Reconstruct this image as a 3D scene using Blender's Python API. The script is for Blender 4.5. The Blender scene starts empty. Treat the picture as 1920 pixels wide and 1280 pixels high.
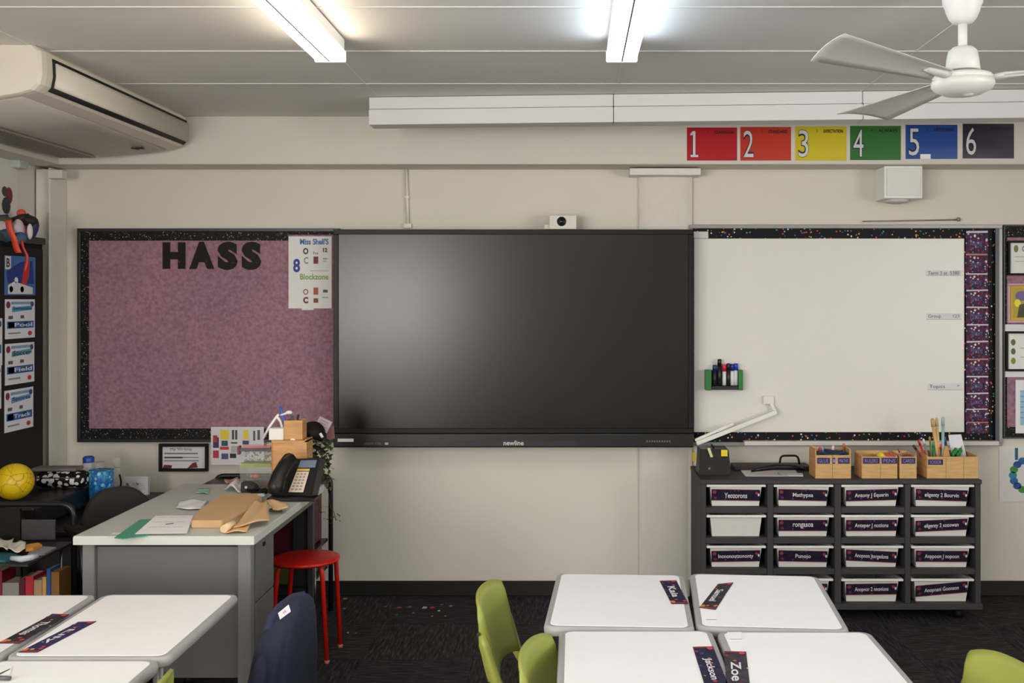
import bpy, bmesh, math, random
from mathutils import Vector, Matrix
random.seed(7)
PI = math.pi
sc = bpy.context.scene
COL = sc.collection
# ------------------------------------------------------------------ camera, world, light, exposure
EYE = 1.62; F = 1921.0; CU, CV = 1075.0, 560.0        # eye height; focal length and vanishing point of the photograph
cam = bpy.data.objects.new('camera', bpy.data.cameras.new('camera')); COL.objects.link(cam)
cam.location = (0, 0, EYE); cam.rotation_euler = (PI/2, 0, 0)
cam.data.sensor_width = 36; cam.data.lens = 36*F/1920
cam.data.shift_x = -(CU-960)/1920; cam.data.shift_y = -(640-CV)/1920
cam.data.clip_start = .05
sc.camera = cam
w = bpy.data.worlds.new('world'); sc.world = w; w.use_nodes = True
w.node_tree.nodes['Background'].inputs[0].default_value = (.8, .9, 1, 1)
w.node_tree.nodes['Background'].inputs[1].default_value = .3
sc.view_settings.view_transform = 'Standard'; sc.view_settings.look = 'None'
sc.view_settings.gamma = 1; sc.view_settings.use_curve_mapping = False
sc.view_settings.exposure = 0.0
LAMP_WARM, LAMP_COOL, LAMP_MID = (1, .84, .66), (.74, .87, 1), (1, .95, .88)
LAMP_POWER = 17.0
# daylight area lights behind added, unseen windows, for light balance and the screen reflection
ADDED_WIN_L = [(-2.3, -.6), (-.4, 1.3)]; ADDED_WIN_R = [(-1.9, -.2), (0, 1.7)]; ADDED_WIN_F = [(-2.85, -1.75)]
def added_daylight(loc, rot, sx, sy, power, col):
    l = bpy.data.lights.new('added_daylight', 'AREA'); l.shape = 'RECTANGLE'; l.size = sx; l.size_y = sy; l.energy = power; l.color = col
    o = bpy.data.objects.new('added_daylight', l); COL.objects.link(o); o.location = loc; o.rotation_euler = rot
ADDED_DAY = (1, .975, .945)
for p, q in ADDED_WIN_L: added_daylight((-3.02, (p+q)/2, 1.58), (0, -PI/2, 0), 1.3, q-p, 106, ADDED_DAY)
for p, q in ADDED_WIN_R: added_daylight((4.55, (p+q)/2, 1.58), (0, PI/2, 0), 1.3, q-p, 95, ADDED_DAY)
for p, q in ADDED_WIN_F: added_daylight(((p+q)/2, -2.75, 1.58), (PI/2, 0, 0), q-p, 1.3, 135, (1, .93, .85))

# ------------------------------------------------------------------ projecting helpers
def W(u, Y): return (u-CU)/F*Y
def H(v, Y): return EYE-(v-CV)/F*Y
def P(u, v, Y): return Vector((W(u, Y), Y, H(v, Y)))
def PZ(u, v, z):
    Y = (EYE-z)*F/(v-CV); return Vector((W(u, Y), Y, z))
def PX(u, v, x):
    Y = x*F/(u-CU); return Vector((x, Y, H(v, Y)))
def Q(u0, v0, u1, v1, Y): return [P(u0, v0, Y), P(u1, v0, Y), P(u1, v1, Y), P(u0, v1, Y)]
def QZ(pts, z): return [PZ(u, v, z) for u, v in pts]

# ------------------------------------------------------------------ materials
def lin(c):
    c = c/255.0
    return c/12.92 if c <= .04045 else ((c+.055)/1.055)**2.4
def L(rgb): return (lin(rgb[0]), lin(rgb[1]), lin(rgb[2]), 1)
_m = {}
def nd(nt, t, **kw):
    n = nt.nodes.new(t)
    for k, v in kw.items(): setattr(n, k, v)
    return n
def M(rgb, rough=.6, metal=0, var=.05, scale=30, bump=0, spec=.5):
    key = (rgb, rough, metal, var, scale, bump, spec)
    if key in _m: return _m[key]
    m = bpy.data.materials.new('surface_%d_%d_%d' % rgb); m.use_nodes = True
    nt = m.node_tree; b = nt.nodes['Principled BSDF']; lk = nt.links.new
    tc = nd(nt, 'ShaderNodeTexCoord'); nz = nd(nt, 'ShaderNodeTexNoise')
    nz.inputs['Scale'].default_value = scale; nz.inputs['Detail'].default_value = 4
    lk(tc.outputs['Object'], nz.inputs['Vector'])
    mx = nd(nt, 'ShaderNodeMix', data_type='RGBA')
    c = L(rgb)
    mx.inputs[6].default_value = tuple(x*(1-var) for x in c[:3])+(1,)
    mx.inputs[7].default_value = tuple(min(1, x*(1+var)) for x in c[:3])+(1,)
    lk(nz.outputs[0], mx.inputs[0]); lk(mx.outputs[2], b.inputs['Base Color'])
    b.inputs['Roughness'].default_value = rough; b.inputs['Metallic'].default_value = metal
    b.inputs['Specular IOR Level'].default_value = spec
    if bump:
        bp = nd(nt, 'ShaderNodeBump'); bp.inputs['Strength'].default_value = bump; bp.inputs['Distance'].default_value = .003
        lk(nz.outputs[0], bp.inputs['Height']); lk(bp.outputs[0], b.inputs['Normal'])
    _m[key] = m; return m
def ramp(nt, stops, interp='LINEAR'):
    r = nd(nt, 'ShaderNodeValToRGB'); e = r.color_ramp.elements; r.color_ramp.interpolation = interp
    while len(e) < len(stops): e.new(.5)
    for i, (p, c) in enumerate(stops): e[i].position = p; e[i].color = L(c)
    return r
def mat_wood(name, a, b2, scale=(2, 2, 14)):
    m = bpy.data.materials.new(name); m.use_nodes = True; nt = m.node_tree; lk = nt.links.new; b = nt.nodes['Principled BSDF']
    tc = nd(nt, 'ShaderNodeTexCoord'); mp = nd(nt, 'ShaderNodeMapping'); mp.inputs['Scale'].default_value = scale
    nz = nd(nt, 'ShaderNodeTexNoise'); nz.inputs['Scale'].default_value = 6; nz.inputs['Detail'].default_value = 5
    r = ramp(nt, [(.3, a), (.7, b2)])
    lk(tc.outputs['Object'], mp.inputs[0]); lk(mp.outputs[0], nz.inputs['Vector']); lk(nz.outputs[0], r.inputs[0]); lk(r.outputs[0], b.inputs['Base Color'])
    b.inputs['Roughness'].default_value = .5; return m
def mat_dots(name, base, cols, scale, size, rough=.55, keep=1.0, base2=None):
    """printed paper: random coloured dots on a plain ground"""
    m = bpy.data.materials.new(name); m.use_nodes = True; nt = m.node_tree; lk = nt.links.new; b = nt.nodes['Principled BSDF']
    tc = nd(nt, 'ShaderNodeTexCoord'); vo = nd(nt, 'ShaderNodeTexVoronoi'); vo.inputs['Scale'].default_value = scale
    lk(tc.outputs['Object'], vo.inputs['Vector'])
    lt = nd(nt, 'ShaderNodeMath', operation='LESS_THAN'); lt.inputs[1].default_value = size; lk(vo.outputs['Distance'], lt.inputs[0])
    sp = nd(nt, 'ShaderNodeSeparateColor'); lk(vo.outputs['Color'], sp.inputs[0])
    kp = nd(nt, 'ShaderNodeMath', operation='LESS_THAN'); kp.inputs[1].default_value = keep; lk(sp.outputs[1], kp.inputs[0])
    ml = nd(nt, 'ShaderNodeMath', operation='MULTIPLY'); lk(lt.outputs[0], ml.inputs[0]); lk(kp.outputs[0], ml.inputs[1])
    n = len(cols); r = ramp(nt, [(i/n, c) for i, c in enumerate(cols)], 'CONSTANT'); lk(sp.outputs[0], r.inputs[0])
    mx = nd(nt, 'ShaderNodeMix', data_type='RGBA'); mx.inputs[6].default_value = L(base)
    if base2:
        nz = nd(nt, 'ShaderNodeTexNoise'); nz.inputs['Scale'].default_value = scale*.6; lk(tc.outputs['Object'], nz.inputs['Vector'])
        r2 = ramp(nt, [(.42, base), (.58, base2)]); lk(nz.outputs[0], r2.inputs[0]); lk(r2.outputs[0], mx.inputs[6])
    lk(ml.outputs[0], mx.inputs[0]); lk(r.outputs[0], mx.inputs[7]); lk(mx.outputs[2], b.inputs['Base Color'])
    b.inputs['Roughness'].default_value = rough; b.inputs['Specular IOR Level'].default_value = .2; return m
def mat_felt():
    m = bpy.data.materials.new('felt_pinboard'); m.use_nodes = True; nt = m.node_tree; lk = nt.links.new; b = nt.nodes['Principled BSDF']
    tc = nd(nt, 'ShaderNodeTexCoord'); n1 = nd(nt, 'ShaderNodeTexNoise'); n1.inputs['Scale'].default_value = 55; n1.inputs['Detail'].default_value = 6
    n2 = nd(nt, 'ShaderNodeTexNoise'); n2.inputs['Scale'].default_value = 2.2
    lk(tc.outputs['Object'], n1.inputs['Vector']); lk(tc.outputs['Object'], n2.inputs['Vector'])
    r = ramp(nt, [(.3, (140, 114, 126)), (.7, (172, 143, 156))]); lk(n1.outputs[0], r.inputs[0])
    r2 = ramp(nt, [(.3, (232, 220, 235)), (.7, (255, 235, 235))]); lk(n2.outputs[0], r2.inputs[0])
    mx = nd(nt, 'ShaderNodeMix', data_type='RGBA', blend_type='MULTIPLY'); mx.inputs[0].default_value = 1
    lk(r.outputs[0], mx.inputs[6]); lk(r2.outputs[0], mx.inputs[7]); lk(mx.outputs[2], b.inputs['Base Color'])
    bp = nd(nt, 'ShaderNodeBump'); bp.inputs['Strength'].default_value = .4; bp.inputs['Distance'].default_value = .002
    lk(n1.outputs[0], bp.inputs['Height']); lk(bp.outputs[0], b.inputs['Normal'])
    b.inputs['Roughness'].default_value = .95; b.inputs['Specular IOR Level'].default_value = .1; return m
def mat_carpet():
    m = bpy.data.materials.new('ribbed_carpet'); m.use_nodes = True; nt = m.node_tree; lk = nt.links.new; b = nt.nodes['Principled BSDF']
    tc = nd(nt, 'ShaderNodeTexCoord'); mp = nd(nt, 'ShaderNodeMapping'); mp.inputs['Scale'].default_value = (1, 9, 1)
    lk(tc.outputs['Object'], mp.inputs[0])
    nz = nd(nt, 'ShaderNodeTexNoise'); nz.inputs['Scale'].default_value = 9; nz.inputs['Detail'].default_value = 6; nz.inputs['Roughness'].default_value = .75
    lk(mp.outputs[0], nz.inputs['Vector'])
    r = ramp(nt, [(.35, (22, 22, 24)), (.5, (48, 47, 50)), (.68, (86, 82, 84))]); lk(nz.outputs[0], r.inputs[0])
    oi = nd(nt, 'ShaderNodeObjectInfo'); r2 = ramp(nt, [(0, (225, 225, 230)), (1, (255, 246, 246))]); lk(oi.outputs['Random'], r2.inputs[0])
    mx = nd(nt, 'ShaderNodeMix', data_type='RGBA', blend_type='MULTIPLY'); mx.inputs[0].default_value = 1
    lk(r.outputs[0], mx.inputs[6]); lk(r2.outputs[0], mx.inputs[7]); lk(mx.outputs[2], b.inputs['Base Color'])
    bp = nd(nt, 'ShaderNodeBump'); bp.inputs['Strength'].default_value = .6; bp.inputs['Distance'].default_value = .004
    lk(nz.outputs[0], bp.inputs['Height']); lk(bp.outputs[0], b.inputs['Normal'])
    b.inputs['Roughness'].default_value = .95; b.inputs['Specular IOR Level'].default_value = .15; return m
E_ = None
def mat_emit(name, rgb, s):
    m = bpy.data.materials.new(name); m.use_nodes = True; nt = m.node_tree; nt.nodes.clear()
    e = nd(nt, 'ShaderNodeEmission'); e.inputs[0].default_value = (*rgb, 1); e.inputs[1].default_value = s
    o = nd(nt, 'ShaderNodeOutputMaterial'); nt.links.new(e.outputs[0], o.inputs[0]); return m
def mat_clear(name, rgb, mixf, rough=.1):
    m = bpy.data.materials.new(name); m.use_nodes = True; nt = m.node_tree; b = nt.nodes['Principled BSDF']
    b.inputs['Base Color'].default_value = L(rgb); b.inputs['Roughness'].default_value = rough
    t = nd(nt, 'ShaderNodeBsdfTransparent'); mx = nd(nt, 'ShaderNodeMixShader'); mx.inputs[0].default_value = mixf
    nt.links.new(t.outputs[0], mx.inputs[1]); nt.links.new(b.outputs[0], mx.inputs[2])
    nt.links.new(mx.outputs[0], nt.nodes['Material Output'].inputs[0]); return m

WALL = M((214, 209, 198), .75, var=.03, scale=3)
BEAM = M((211, 207, 197), .7, var=.03, scale=3)
CEIL = M((224, 222, 217), .8, var=.03, scale=2.5)
STRIP = M((205, 205, 202), .6)
WHITE = M((232, 232, 230), .45, var=.02)
WHITEP = M((240, 240, 241), .35, var=.015)
BLACK = M((13, 13, 14), .6, spec=.3)
BLACKM = M((16, 16, 18), .4, spec=.35)
DARK = M((34, 34, 36), .6, spec=.3)
CHROME = M((150, 150, 152), .3, metal=1)
SILVER = M((158, 158, 156), .4, metal=.3)
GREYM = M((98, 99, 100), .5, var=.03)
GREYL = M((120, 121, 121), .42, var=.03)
GREEN = M((148, 155, 72), .38, var=.05, scale=6)
KRAFT = M((200, 163, 120), .8, var=.08, scale=12)
CREAM = M((216, 208, 194), .5, var=.04, scale=4)
NAVY = M((30, 33, 55), .95, var=.2, scale=60, bump=.3)
WOOD = mat_wood('pale_plywood', (186, 146, 92), (206, 170, 114))
WOODO = mat_wood('honey_wood', (180, 130, 76), (204, 156, 98))
PARTY = mat_dots('confetti_black_paper', (14, 14, 17), [(200, 70, 90), (220, 220, 215), (60, 110, 190), (220, 190, 70), (190, 90, 60), (80, 160, 130)], 55, .25, keep=.5)
SPECK = mat_dots('speckled_black_paper', (16, 17, 19), [(80, 80, 82), (60, 62, 64), (150, 150, 150), (90, 90, 95)], 95, .3, keep=.75)
SCHED = mat_dots('navy_magenta_print', (38, 40, 66), [(150, 50, 90), (90, 110, 160), (190, 190, 200), (170, 60, 70), (50, 60, 110)], 75, .42, keep=.7, base2=(92, 38, 70))
TAGP = mat_dots('navy_label_print', (24, 22, 40), [(150, 40, 66), (190, 60, 60), (80, 60, 130)], 60, .35, keep=.3, base2=(34, 26, 48))
FELT = mat_felt(); CARPET = mat_carpet()

# ------------------------------------------------------------------ mesh helpers
def BM(): return bmesh.new()
def box(bm, x0, x1, y0, y1, z0, z1, mi=0, bev=0, seg=2):
    t = bmesh.new() if bev else bm
    vs = [t.verts.new(p) for p in ((x0, y0, z0), (x1, y0, z0), (x1, y1, z0), (x0, y1, z0), (x0, y0, z1), (x1, y0, z1), (x1, y1, z1), (x0, y1, z1))]
    for f in ((3, 2, 1, 0), (4, 5, 6, 7), (0, 1, 5, 4), (1, 2, 6, 5), (2, 3, 7, 6), (3, 0, 4, 7)):
        t.faces.new([vs[i] for i in f]).material_index = mi
    if bev:
        bmesh.ops.bevel(t, geom=t.edges[:], offset=bev, segments=seg, affect='EDGES', profile=.5)
        for f in t.faces: f.material_index = mi
        merge(bm, t)
    return bm
def merge(bm, t, mat=None):
    me = bpy.data.meshes.new('t'); t.to_mesh(me); t.free()
    if mat: me.transform(mat)
    bm.from_mesh(me); bpy.data.meshes.remove(me)
def ring_tube(bm, rings, mi=0, cap=True, closed=False):
    n = len(rings[0]); rs = [[bm.verts.new(p) for p in r] for r in rings]
    for a, b in zip(rs[:-1], rs[1:]):
        for i in range(n):
            f = bm.faces.new((a[i], a[(i+1) % n], b[(i+1) % n], b[i])); f.material_index = mi; f.smooth = True
    if cap:
        bm.faces.new(rs[0][::-1]).material_index = mi; bm.faces.new(rs[-1]).material_index = mi
def tube(bm, pts, r, seg=8, mi=0, sx=1.0):
    pts = [Vector(p) for p in pts]; rr = r if isinstance(r, (list, tuple)) else [r]*len(pts)
    rings = []; up = None
    for i, p in enumerate(pts):
        d = (pts[min(i+1, len(pts)-1)]-pts[max(i-1, 0)]).normalized()
        if up is None: up = Vector((0, 0, 1)) if abs(d.z) < .9 else Vector((0, 1, 0))
        s = d.cross(up).normalized(); up = s.cross(d).normalized()
        rings.append([p+s*math.cos(a)*rr[i]*sx+up*math.sin(a)*rr[i] for a in [2*PI*k/seg for k in range(seg)]])
    ring_tube(bm, rings, mi); return bm
def arc(pts, rad=.03, n=4):
    """round the corners of a polyline"""
    pts = [Vector(p) for p in pts]; out = [pts[0]]
    for a, b, c in zip(pts[:-2], pts[1:-1], pts[2:]):
        u = (a-b).normalized(); v = (c-b).normalized(); s = b+u*rad; e = b+v*rad
        for k in range(n+1):
            t = k/n; out.append(s*(1-t)**2+b*2*t*(1-t)+e*t*t)
    out.append(pts[-1]); return out
def lathe(bm, prof, c=(0, 0, 0), seg=24, mi=0, sx=1, sy=1):
    c = Vector(c); rings = [[c+Vector((r*math.cos(2*PI*k/seg)*sx, r*math.sin(2*PI*k/seg)*sy, z)) for k in range(seg)] for r, z in prof]
    ring_tube(bm, rings, mi); return bm
def ball(bm, c, r, seg=14, mi=0, rot=None):
    t = bmesh.new(); bmesh.ops.create_uvsphere(t, u_segments=seg, v_segments=max(6, seg//2+1), radius=1)
    for f in t.faces: f.material_index = mi; f.smooth = True
    rx = r if isinstance(r, (tuple, list)) else (r, r, r)
    m = Matrix.Translation(c) @ (rot or Matrix.Identity(4)) @ Matrix.Diagonal((*rx, 1))
    merge(bm, t, m); return bm
def prism(bm, pts, off, mi=0, bev=0):
    """closed polygon pts (3-D) swept by vector off"""
    t = bmesh.new() if bev else bm
    off = Vector(off); a = [t.verts.new(p) for p in pts]; b = [t.verts.new(Vector(p)+off) for p in pts]; n = len(pts)
    fs = [t.faces.new(a), t.faces.new(b[::-1])]+[t.faces.new((a[i], b[i], b[(i+1) % n], a[(i+1) % n])) for i in range(n)]
    for f in fs: f.material_index = mi
    if bev:
        bmesh.ops.recalc_face_normals(t, faces=t.faces[:])
        bmesh.ops.bevel(t, geom=t.edges[:], offset=bev, segments=2, affect='EDGES')
        for f in t.faces: f.material_index = mi
        merge(bm, t)
    return bm
def hull8(bm, q, q2, mi=0, bev=0): 
    t = bmesh.new() if bev else bm
    a = [t.verts.new(p) for p in q]; b = [t.verts.new(p) for p in q2]
    fs = [t.faces.new(a), t.faces.new(b[::-1])]+[t.faces.new((a[i], b[i], b[(i+1) % 4], a[(i+1) % 4])) for i in range(4)]
    for f in fs: f.material_index = mi
    if bev:
        bmesh.ops.recalc_face_normals(t, faces=t.faces[:]); bmesh.ops.bevel(t, geom=t.edges[:], offset=bev, segments=2, affect='EDGES')
        for f in t.faces: f.material_index = mi
        merge(bm, t)
    return bm
def grid(bm, fn, nu, nv, th=0, mi=0):
    """surface fn(s,t) -> point, s,t in 0..1, optional thickness"""
    t = bmesh.new(); vs = [[t.verts.new(fn(i/nu, j/nv)) for j in range(nv+1)] for i in range(nu+1)]
    for i in range(nu):
        for j in range(nv):
            f = t.faces.new((vs[i][j], vs[i+1][j], vs[i+1][j+1], vs[i][j+1])); f.smooth = True; f.material_index = mi
    if th:
        t.normal_update(); bmesh.ops.solidify(t, geom=t.faces[:], thickness=th)
        for f in t.faces: f.smooth = True; f.material_index = mi
    merge(bm, t); return bm
# ------------------------------------------------------------------ objects
def root_of(o):
    while o.parent: o = o.parent
    return o
def mat_basis(o): return Matrix.Translation(o.location) @ o.rotation_euler.to_matrix().to_4x4()
def O(name, bm, mats, parent=None, loc=None, rotz=0, label=None, cat=None, group=None, kind=None, recalc=True, local=False, sub=0):
    if recalc: bmesh.ops.recalc_face_normals(bm, faces=bm.faces[:])
    me = bpy.data.meshes.new(name); bm.to_mesh(me); bm.free()
    for m in (mats if isinstance(mats, (list, tuple)) else [mats]): me.materials.append(m)
    o = bpy.data.objects.new(name, me); COL.objects.link(o)
    if parent:
        o.parent = parent
        if not local: me.transform(mat_basis(root_of(parent)).inverted())
    elif loc is not None:
        o.location = loc; o.rotation_euler = (0, 0, rotz)
        if not local: me.transform(mat_basis(o).inverted())
    else:
        v = [x.co for x in me.vertices]
        if not kind == 'structure':
            c = Vector(((min(p.x for p in v)+max(p.x for p in v))/2, (min(p.y for p in v)+max(p.y for p in v))/2, min(p.z for p in v)))
            me.transform(Matrix.Translation(-c)); o.location = c
    if sub:
        md = o.modifiers.new('smooth', 'SUBSURF'); md.levels = sub; md.render_levels = sub
    tag(o, label, cat, group, kind); return o
def tag(o, label=None, cat=None, group=None, kind=None):
    if label: o['label'] = label
    if cat: o['category'] = cat
    if group: o['group'] = group
    if kind: o['kind'] = kind
def T(name, label, cat, loc=(0, 0, 0), rotz=0, group=None):
    o = bpy.data.objects.new(name, None); COL.objects.link(o); o.empty_display_size = .05
    o.location = loc; o.rotation_euler = (0, 0, rotz); tag(o, label, cat, group); return o
def dup(r, loc, rotz, label, group=None):
    def cp(o, par):
        c = o.copy(); COL.objects.link(c); c.parent = par
        for ch in [x for x in KIDS.get(o.name, ())]: cp(ch, c)
        return c
    c = cp(r, None); c.location = loc; c.rotation_euler = (0, 0, rotz); c['label'] = label
    if group: c['group'] = group
    return c
KIDS = {}
def index_kids(r):
    for o in list(COL.objects):
        if o.parent: KIDS.setdefault(o.parent.name, [])
    for o in list(COL.objects):
        if o.parent and o not in KIDS[o.parent.name]: KIDS[o.parent.name].append(o)
def text_geo(s, offset=0.0):
    cu = bpy.data.curves.new('txt', 'FONT'); cu.body = s; cu.size = 1; cu.offset = offset; cu.resolution_u = 3
    ob = bpy.data.objects.new('txt', cu); COL.objects.link(ob)
    dg = bpy.context.evaluated_depsgraph_get(); me = bpy.data.meshes.new_from_object(ob.evaluated_get(dg))
    vs = [v.co.copy() for v in me.vertices]; fs = [tuple(p.vertices) for p in me.polygons]
    bpy.data.objects.remove(ob); bpy.data.meshes.remove(me); bpy.data.curves.remove(cu)
    if not vs: return [], []
    x0 = min(v.x for v in vs); x1 = max(v.x for v in vs); y0 = min(v.y for v in vs); y1 = max(v.y for v in vs)
    return [((v.x-x0)/(x1-x0), (v.y-y0)/(y1-y0)) for v in vs], fs
def sheet(name, label, cat, quad, th, base, items=(), group=None, parent=None, curl=0, lift0=.0004):
    """a flat printed thing: quad = TL,TR,BR,BL seen from its face; items in fractions of the face"""
    tl, tr, br, bl = [Vector(p) for p in quad]
    n = (bl-tl).cross(tr-tl).normalized()
    def mp(s, t, lift=0.0):
        p = tl*(1-s)*(1-t)+tr*s*(1-t)+br*s*t+bl*(1-s)*t
        return p+n*(th+lift+curl*(2*s-1)**2)
    bm = BM()
    if curl:
        grid(bm, lambda s, t: mp(s, t)-n*th*.5, 8, 2, th=th)
    else:
        hull8(bm, [mp(0, 0), mp(1, 0), mp(1, 1), mp(0, 1)], [p+n*.0002 for p in (tl, tr, br, bl)])
    o = O(name, bm, base if not isinstance(base, tuple) else M(base, .7, var=.02), parent, label=label, cat=cat, group=group)
    pr, le = BM(), BM(); mats = []; lm = []
    def mi(c, lst):
        m = c if not isinstance(c, tuple) else M(c, .6, var=.04)
        if m not in lst: lst.append(m)
        return lst.index(m)
    for k, it in enumerate(items):
        lf = lift0+.0003*min(k, 3) if it[0] != 't' else lift0+.0012
        if it[0] == 'r':
            _, a, b, c, d, col = it
            pr.faces.new([pr.verts.new(mp(*q, lf)) for q in ((a, b), (c, b), (c, d), (a, d))]).material_index = mi(col, mats)
        elif it[0] == 'c':
            _, a, b, rx, ry, col = it
            pr.faces.new([pr.verts.new(mp(a+rx*math.cos(q*PI/6), b+ry*math.sin(q*PI/6), lf)) for q in range(12)]).material_index = mi(col, mats)
        elif it[0] == 'p':
            pr.faces.new([pr.verts.new(mp(*q, lf)) for q in it[1]]).material_index = mi(it[2], mats)
        elif it[0] == 't':
            _, s, a, b, c, d, col = it[:7]; off = it[7] if len(it) > 7 else 0; ex = it[8] if len(it) > 8 else 0
            vs, fs = text_geo(s, off); q = [le.verts.new(mp(a+(c-a)*x, d-(d-b)*y, lf+ex)) for x, y in vs]; m_ = mi(col, lm)
            for f in fs:
                try: le.faces.new([q[i] for i in f]).material_index = m_
                except ValueError: pass
    for nm, b_, ms in (('print', pr, mats), ('lettering', le, lm)):
        if b_.faces: 
            c = O(nm, b_, ms, recalc=False, kind='structure'); del c['kind']
            c.data.transform(mat_basis(root_of(o)).inverted()); c.parent = o
        else: b_.free()
    return o

# ================================================================== THE ROOM
YW = 5.6; ZC = 2.58; XL = -2.87; XR = 4.4; YB = -2.6
def S(name, bm, m, parent=None): return O(name, bm, m, parent, kind='structure' if not parent else None)
floor = S('floor', box(BM(), XL-.1, XR+.1, YB-.1, YW+.1, -.08, -.008), M((30, 30, 32), .95))
tile0 = None
for j in range(11):
    for i in range(15):
        x = -2.95+.5*i+.25; y = .35+.5*j
        if tile0 is None:
            bm = BM(); box(bm, -.249, .249, -.249, .249, -.0078, 0)
            tile0 = O('carpet_tile', bm, CARPET, floor, local=True); o = tile0
        else:
            o = tile0.copy(); COL.objects.link(o); o.parent = floor
        o.location = (x, y, 0); o.rotation_euler = (0, 0, PI/2*((i+j) % 2))
ceil = S('ceiling', box(BM(), XL-.1, XR+.1, YB-.1, YW+.1, ZC+.012, ZC+.09), M((120, 120, 118), .8))
pan = None
YJ = [3.37+.6*k for k in range(-9, 3)]; XJ = [-.93+1.13*k for k in range(-2, 6)]
bm = BM(); box(bm, -.562, .562, -.297, .297, 0, .011)
pan = O('ceiling_panel', bm, CEIL, ceil, local=True); first = True
for yj in YJ:
    for xj in XJ[:-1]:
        if xj+1.13 > XR+.6: continue
        o = pan if first else pan.copy()
        if not first: COL.objects.link(o); o.parent = ceil
        first = False; o.location = (xj+.565, yj+.3, ZC)
        if yj == YJ[-1]: o.scale = (1, 1.36, 1); o.location.y = yj+.407
for yj in YJ:
    O('joint_strip', box(BM(), XL, XR, yj-.006, yj+.006, ZC-.004, ZC+.005, bev=.0015, seg=1), STRIP, ceil)
for xj in XJ:
    if XL < xj < XR: O('joint_strip', box(BM(), xj-.005, xj+.005, YB, YW, ZC-.002, ZC+.005), CEIL, ceil)
S('wall_back', box(BM(), XL-.1, XR+.1, YW, YW+.1, 0, ZC), WALL)
def holed(name, ax, c0, c1, a0, a1, holes):
    bm = BM(); z0, z1 = .9, 2.25
    def b_(p, q, zz0, zz1): box(bm, *((c0, c1, p, q) if ax == 'y' else (p, q, c0, c1)), zz0, zz1)
    b_(a0, a1, 0, z0); b_(a0, a1, z1, ZC); e = [a0]+[v for h in holes for v in h]+[a1]
    for p, q in zip(e[::2], e[1::2]): b_(p, q, z0, z1)
    return S(name, bm, WALL)
holed('wall_left', 'y', XL-.1, XL, YB, YW, ADDED_WIN_L)
holed('wall_right', 'y', XR, XR+.1, YB, YW, ADDED_WIN_R)
holed('wall_front', 'x', YB-.1, YB, XL-.1, XR+.1, ADDED_WIN_F)
GLASS = mat_clear('added_window_glass', (225, 235, 240), .06)
n = 0
for ax, c, hs in (('y', XL-.06, ADDED_WIN_L), ('y', XR+.04, ADDED_WIN_R), ('x', YB-.06, ADDED_WIN_F)):  # frames and panes of the added windows, all out of view
    for p, q in hs:
        n += 1; bm = BM(); k = .05
        for a in ((p, q, .9, .9+k), (p, q, 2.25-k, 2.25), (p, p+k, .9+k, 2.25-k), (q-k, q, .9+k, 2.25-k), ((p+q)/2-.02, (p+q)/2+.02, .9+k, 2.25-k)):
            box(bm, *((c, c+.04, a[0], a[1]) if ax == 'y' else (a[0], a[1], c, c+.04)), a[2], a[3])
        f_ = O('added_window_%d' % n, bm, M((215, 215, 212), .4), kind='structure')
        O('pane', box(BM(), *((c+.015, c+.02, p+k, q-k) if ax == 'y' else (p+k, q-k, c+.015, c+.02)), .9+k, 2.25-k), GLASS, f_)
S('baseboard_back', box(BM(), XL, XR, YW-.014, YW, 0, .081, bev=.003, seg=1), M((20, 20, 21), .6))
YBM = 5.378
S('trim_1', box(BM(), XL, XR, YBM, YW, 2.3255, ZC, bev=.004, seg=1), BEAM)                      # beam over the back wall
S('trim_2', box(BM(), XL, -2.70, YB, YBM-.002, 2.3255, ZC, bev=.004, seg=1), BEAM)              # beam over the left wall
bm = BM(); box(bm, -2.78, W(108, 5.5), 5.42, YW, 0, 2.315, bev=.008); box(bm, -2.86, -2.79, 5.45, YW, 0, 2.31, bev=.004)
S('trim_3', bm, M((214, 211, 202), .5))                                                        # corner post
S('trim_4', box(BM(), W(98, 5.45), W(125, 5.45), 5.40, 5.46, 2.255, 2.30, bev=.004), BEAM)      # its cap
# rounded column behind the screen
bm = BM(); x0, x1 = W(1197, 5.56), W(1296, 5.56)
pts = [((x0+x1)/2-(x1-x0)/2*math.cos(PI*k/24), YW-.045*math.sin(PI*k/24)**.8, 0) for k in range(25)]
prism(bm, pts, (0, 0, 2.3))
S('trim_5', bm, M((216, 211, 202), .8, spec=.2))
S('trim_6', box(BM(), W(1180, 5.5), W(1313, 5.5), 5.47, YW, H(328, 5.47), H(315, 5.47), bev=.004), M((222, 219, 210), .5))
S('trim_7', box(BM(), W(1290, 5.58), W(1298, 5.58), 5.575, YW, .09, 2.3, bev=.003), M((205, 198, 186), .5))
bm = BM(); tube(bm, [P(762, 318, 5.588), P(765, 426, 5.588)], .0085, 8)
t = O('cable_conduit', bm, M((222, 218, 206), .4), label='thin cream conduit running down the wall above the black screen', cat='conduit')
O('saddle_clip', box(BM(), W(760, 5.59), W(768, 5.59), 5.577, 5.5995, H(372, 5.59), H(368, 5.59)), M((215, 211, 200), .4), t)
O('elbow', box(BM(), W(757, 5.59), W(772, 5.59), 5.577, 5.5995, H(428, 5.59), H(419, 5.59), bev=.003), M((215, 211, 200), .4), t)

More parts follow.
